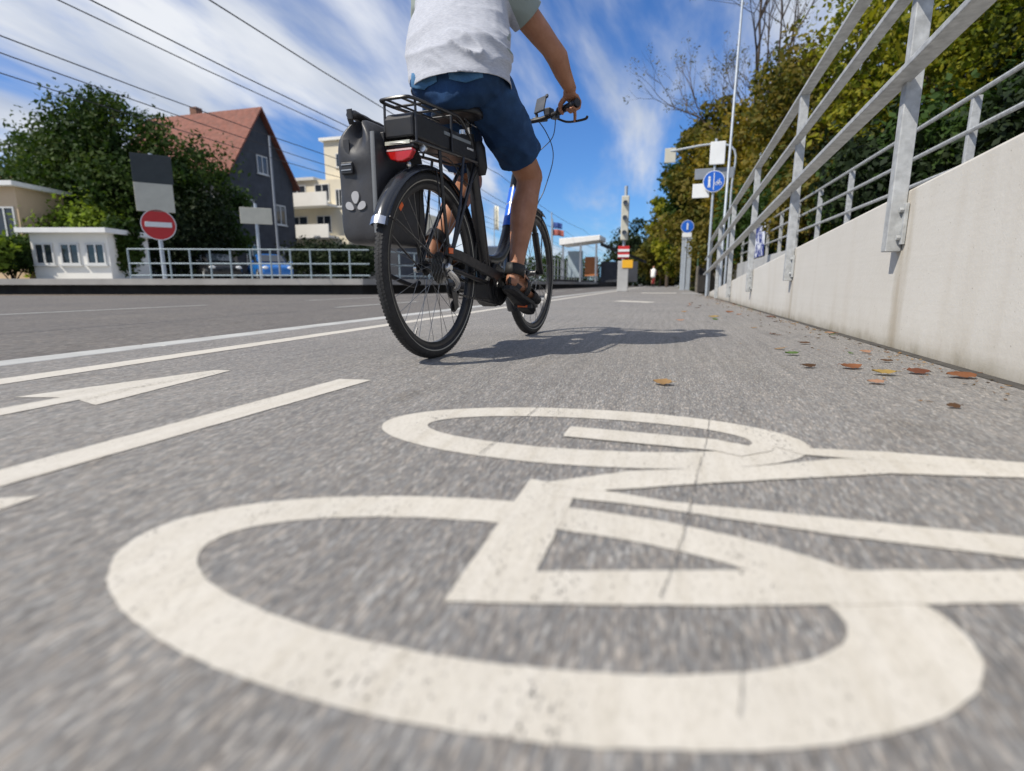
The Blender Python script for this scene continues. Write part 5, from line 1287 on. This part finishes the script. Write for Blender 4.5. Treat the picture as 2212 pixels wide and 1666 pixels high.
m_denim = denim('navy_denim', (.011, .031, .08), (.027, .066, .145)); m_denim2 = denim('faded_denim', (.05, .13, .25), (.10, .22, .37))
me.materials.append(m_denim); so = link('shorts', me, rider); t_ = so.modifiers.new('t', 'SOLIDIFY'); t_.thickness = .003; t_.offset = -1
for s in (-1, 1):
    if pm[s][1]:
        pb = MB(); pb.v, pb.f = [tuple(q) for q in pm[s][0]], [tuple(q) for q in pm[s][1]]; pme = pb.mesh('pocket', m_denim2, True, False); b2 = bmesh.new(); b2.from_mesh(pme); cx_ = .012 + s * .092
        for co_, no_ in (((cx_ + .064, 0, 0), (1, 0, 0)), ((cx_ - .064, 0, 0), (-1, 0, 0)), ((cx_, 0, 1.046), (.30, 0, -1)), ((cx_, 0, 1.046), (-.30, 0, -1))):
            bmesh.ops.bisect_plane(b2, geom=b2.verts[:] + b2.edges[:] + b2.faces[:], plane_co=co_, plane_no=no_, clear_outer=True)
        b2.to_mesh(pme); b2.free(); o_ = link('pocket', pme, so); t_ = o_.modifiers.new('t', 'SOLIDIFY'); t_.thickness = .002; t_.offset = 1
# sandals
m_sand = M('black_sandal_leather', (.013, .012, .012), .65, 0, .25, 18, .25, 90)
for s in (-1, 1):
    N_, F_ = ANK[s], BALL[s]; hl = N_ + Vector((0, -.042, -.051)); fwd = (F_ - hl).normalized(); lat = Vector((1, 0, 0)); upv = lat.cross(fwd); upv = upv if upv.z > 0 else -upv
    ol = []
    for t, w_ in ((-.045, .014), (-.034, .030), (0, .036), (.06, .036), (.12, .044), (.17, .052), (.21, .046), (.235, .030), (.243, .012)): ol.append((t, w_))
    base = hl - upv * .030
    bend = lambda t: -max(0, t - .17) * .35
    pts = [base + fwd * t + lat * w_ + upv * (.0 + bend(t)) for t, w_ in ol] + [base + fwd * t - lat * w_ + upv * bend(t) for t, w_ in ol[::-1]]
    so_ = MB().prism(pts, -upv * .022).build('sandal', m_sand, rider, bevel=.004)
    def strap_(c0, c1, nrm, ra, rb, wd):
        MB().tube([c0 - nrm * wd, c0, c0 + nrm * wd], [(ra, rb)] * 3, 20, side=lat, cap=False).build('strap', m_sand, so_, True, fix=False).modifiers.new('t', 'SOLIDIFY').thickness = .003
    sd_ = (KNEE[s] - N_).normalized()
    strap_(N_ + sd_ * .004 + Vector((0, -.008, 0)), None, sd_, .047, .054, .026)
    strap_(F_ + Vector((0, -.005, .002)), None, fwd, .060, .038, .026)
    strap_(F_ + Vector((0, .030, -.010)), None, fwd, .058, .034, .030)
    strap_(hl.lerp(F_, .5) + upv * .012, None, fwd, .053, .055, .020)
    MB().tube([hl + lat * .036 + fwd * .02 + upv * -.025, hl + fwd * -.036 + upv * .0, hl - lat * .036 + fwd * .02 - upv * .025], [(.004, .016)] * 3, 8, side=fwd).build('heel_cup', m_sand, so_, True)

# ------------------------------------------------------------------ far cyclist
fy = at(1409, 613, 46); fc = empty('bicycle', (fy.x, fy.y, 0), -.1, 'small distant bicycle at the end of the path', 'bicycle')
for y_ in (0, 1.1): MB().lathe((0, y_, .35), (1, 0, 0), [(.02 * math.cos(a), .33 + .02 * math.sin(a)) for a in [i * math.pi / 4 for i in range(8)]], 28, closed=True).build('wheel', m_tyre, fc, True)
ff = MB()
for a_, b_ in (((0, 0, .35), (0, .45, .3)), ((0, .45, .3), (0, .3, .95)), ((0, .45, .3), (0, .9, .85)), ((0, .3, .8), (0, .88, .85)), ((0, 0, .35), (0, .32, .8)), ((0, .85, 1.05), (0, 1.1, .35)), ((-.28, .8, 1.08), (.28, .8, 1.08))): ff.tube([a_, b_], .022, 8)
ff.build('frame', m_red, fc, True)
fp = empty('person', (fy.x, fy.y, 0), -.1, 'tiny distant cyclist in pale top at the end of the path', 'person')
fb = MB(); fb.tube([(0, .25, .95), (0, .32, 1.2), (0, .42, 1.45), (0, .46, 1.56)], [(.17, .12), (.17, .12), (.2, .12), (.06, .06)], 14, side=(1, 0, 0), dome=True); fb.ball((0, .5, 1.68), (.085, .1, .12), 14)
for s in (-1, 1):
    fb.tube([(s * .2, .4, 1.42), (s * .28, .6, 1.22), (s * .27, .78, 1.1)], [.055, .045, .035], 10, dome=True); kz = .78 if s > 0 else .62
    fb.tube([(s * .1, .25, .95), (s * .13, .62, kz), (s * .12, .5, kz - .42), (s * .12, .66, kz - .5)], [.09, .065, .045, .04], 10, dome=True)
fm_ = fuse(fb, .02, 3, 'far_body'); fm_.materials.append(m_skin); link('body', fm_, fp)
MB().tube([(0, .24, .92), (0, .32, 1.2), (0, .42, 1.46), (0, .45, 1.52)], [(.2, .15), (.19, .14), (.23, .14), (.1, .1)], 14, side=(1, 0, 0), dome=True).build('shirt', m_white, fp, True)

# ------------------------------------------------------------------ fallen leaves
LC = {'orange brown': (.27, .11, .05), 'red brown': (.2, .075, .042), 'yellow': (.45, .31, .1), 'green': (.12, .2, .06), 'dark brown': (.12, .065, .035), 'tan': (.42, .26, .12), 'pale pink brown': (.46, .26, .17)}
LM = {q: leafmat('fallen_leaf_' + q.replace(' ', '_'), [tuple(x * .5 for x in c_), tuple(x * .75 for x in c_), tuple(min(1, x * .95) for x in c_)], 14, .2) for q, c_ in LC.items()}
def leaf_geo(seed, L_):
    rd = random.Random(seed); m = MB(); n = 9; curl = rd.uniform(.2, .9) * L_ * .08; tw = rd.uniform(-.5, .5); vs = []
    for i in range(n):
        t = i / (n - 1); w_ = L_ * .30 * (math.sin(math.pi * t ** .8) ** .7) * (1 + .16 * math.sin(i * 2.4 + seed)) + .0006
        for j in (-1, -.5, 0, .5, 1): vs.append(((t - .5) * L_, j * w_, curl * (abs(j) ** 1.6) * (1 + .4 * j * tw) + L_ * .045 * (2 * t - 1) ** 2 * (1 + tw) + rd.uniform(0, .002)))
    m.add(vs, [(i * 5 + j, i * 5 + j + 1, (i + 1) * 5 + j + 1, (i + 1) * 5 + j) for i in range(n - 1) for j in range(4)])
    m.tube([(-L_ * .5, 0, L_ * .12), (-L_ * .62, .002, L_ * .14), (-L_ * .72, -.004, L_ * .10)], .0008, 4)
    return m
LEAVES = [(1431, 832, .055, 'tan', 'tan leaf alone on the asphalt above the bicycle symbol'), (1838, 797, .075, 'orange brown', 'large orange brown leaf, middle of the leaves by the wall'), (1908, 811, .070, 'yellow', 'yellow leaf between two brown ones near the wall'), (1982, 808, .070, 'red brown', 'red brown leaf right of the yellow leaf'), (2075, 817, .085, 'orange brown', 'long orange leaf closest to the wall foot at the frame edge'),
          (1747, 795, .05, 'dark brown', 'dark brown curled leaf left of the large orange one'), (1709, 768, .06, 'green', 'pale green leaf on the asphalt near the wall'), (1738, 744, .055, 'dark brown', 'dark brown leaf behind the pale green leaf'), (1868, 763, .05, 'pale pink brown', 'pinkish leaf against the dark joint of the wall'), (1915, 783, .04, 'dark brown', 'small dark leaf behind the yellow leaf'), (1890, 830, .05, 'pale pink brown', 'thin pinkish leaf below the yellow leaf'),
          (1576, 676, .08, 'orange brown', 'orange leaf by the wall beyond the shadow tip'), (1541, 687, .09, 'yellow', 'pale yellow leaf beyond the shadow tip'), (1470, 694, .06, 'pale pink brown', 'pinkish leaf beside the shadow of the rider'), (1477, 675, .06, 'tan', 'tan leaf farther up the path than the shadow'), (1665, 687, .07, 'red brown', 'red brown leaf at the wall foot under the third post'), (2058, 882, .032, 'dark brown', 'small dark leaf on bare asphalt at the right')]
rl = random.Random(77)
for i, (px, py, L_, cn, lb) in enumerate(LEAVES):
    p = gnd(px, py); o = leaf_geo(i, L_).build('fallen_leaf', LM[cn], None, True, fix=False); o.location = (p.x, p.y, .003 + L_ * .07); o.rotation_euler = (rl.uniform(.15, .4) * (1 if i % 2 else -1), 0, rl.uniform(-.5, .5) + (0 if i % 2 else 3.1)); tag(o, lb, 'leaf', 'fallen leaves on the path')
names = list(LC); geo = [leaf_geo(100 + i, .05) for i in range(6)]; gm = [geo[i].mesh('small_leaf', LM[names[(i * 5) % 7]], True, False) for i in range(6)]
for i in range(64):
    yy = rl.uniform(2.5, 15) if i < 46 else rl.uniform(1.8, 9); xx = 1.0 - abs(rl.gauss(0, .12)) if i < 46 else rl.uniform(.3, 1.0)
    o = link('fallen_leaf', gm[i % 6]); q = rl.uniform(.5, 1.15); o.scale = (q, q, q); o.location = (xx - .02, yy, .004); o.rotation_euler = (rl.uniform(-.2, .2), rl.uniform(-.2, .2), rl.uniform(0, 6.28))
    tag(o, 'small dry leaf scattered along the foot of the ramp wall', 'leaf', 'small leaves along the wall foot')

rng = np.random.default_rng(9); lt = MB()
for i in range(900):
    yy = float(rng.uniform(1.2, 15.5)); xx = 0.985 - abs(float(rng.normal(0, .07 if i < 650 else .25))); sz = float(rng.uniform(.003, .012)); a = float(rng.uniform(0, 6.28))
    c_, s_ = math.cos(a) * sz, math.sin(a) * sz; h1 = float(rng.uniform(.002, .006)); h2 = float(rng.uniform(.002, .009))
    lt.add([(xx - c_, yy - s_, h1), (xx + s_ * .5, yy - c_ * .5, h2), (xx + c_, yy + s_, h1), (xx - s_ * .5, yy + c_ * .5, .0025)], [(0, 1, 2, 3)])
tag(lt.build('leaf_litter', leafmat('litter_crumbs', [(.05, .035, .02), (.16, .08, .035), (.3, .19, .08), (.09, .07, .05)], 30, .1), fix=False), kind='stuff')

# repeats of a kind share a group
GROUPS = {'bush': 'bushes on the bank and behind the platform', 'broadleaf_tree': 'broadleaf trees', 'evergreen_tree': 'dark evergreens at the end of the path', 'bare_tree': 'bare trees above the bank', 'overhead_wire': 'overhead tram wires', 'sign_post': 'sign posts', 'flag': 'flags by the tram stop', 'gate_post': 'pale steel gate posts', 'guard_rail': 'guard rails', 'railing': 'ramp railings', 'house': 'houses behind the platform', 'kiosk': 'flat roofed huts', 'parked_car': 'cars along the street'}
for o in SC.objects:
    q = GROUPS.get(o.name.split('.')[0])
    if q and o.parent is None and 'group' not in o: o['group'] = q
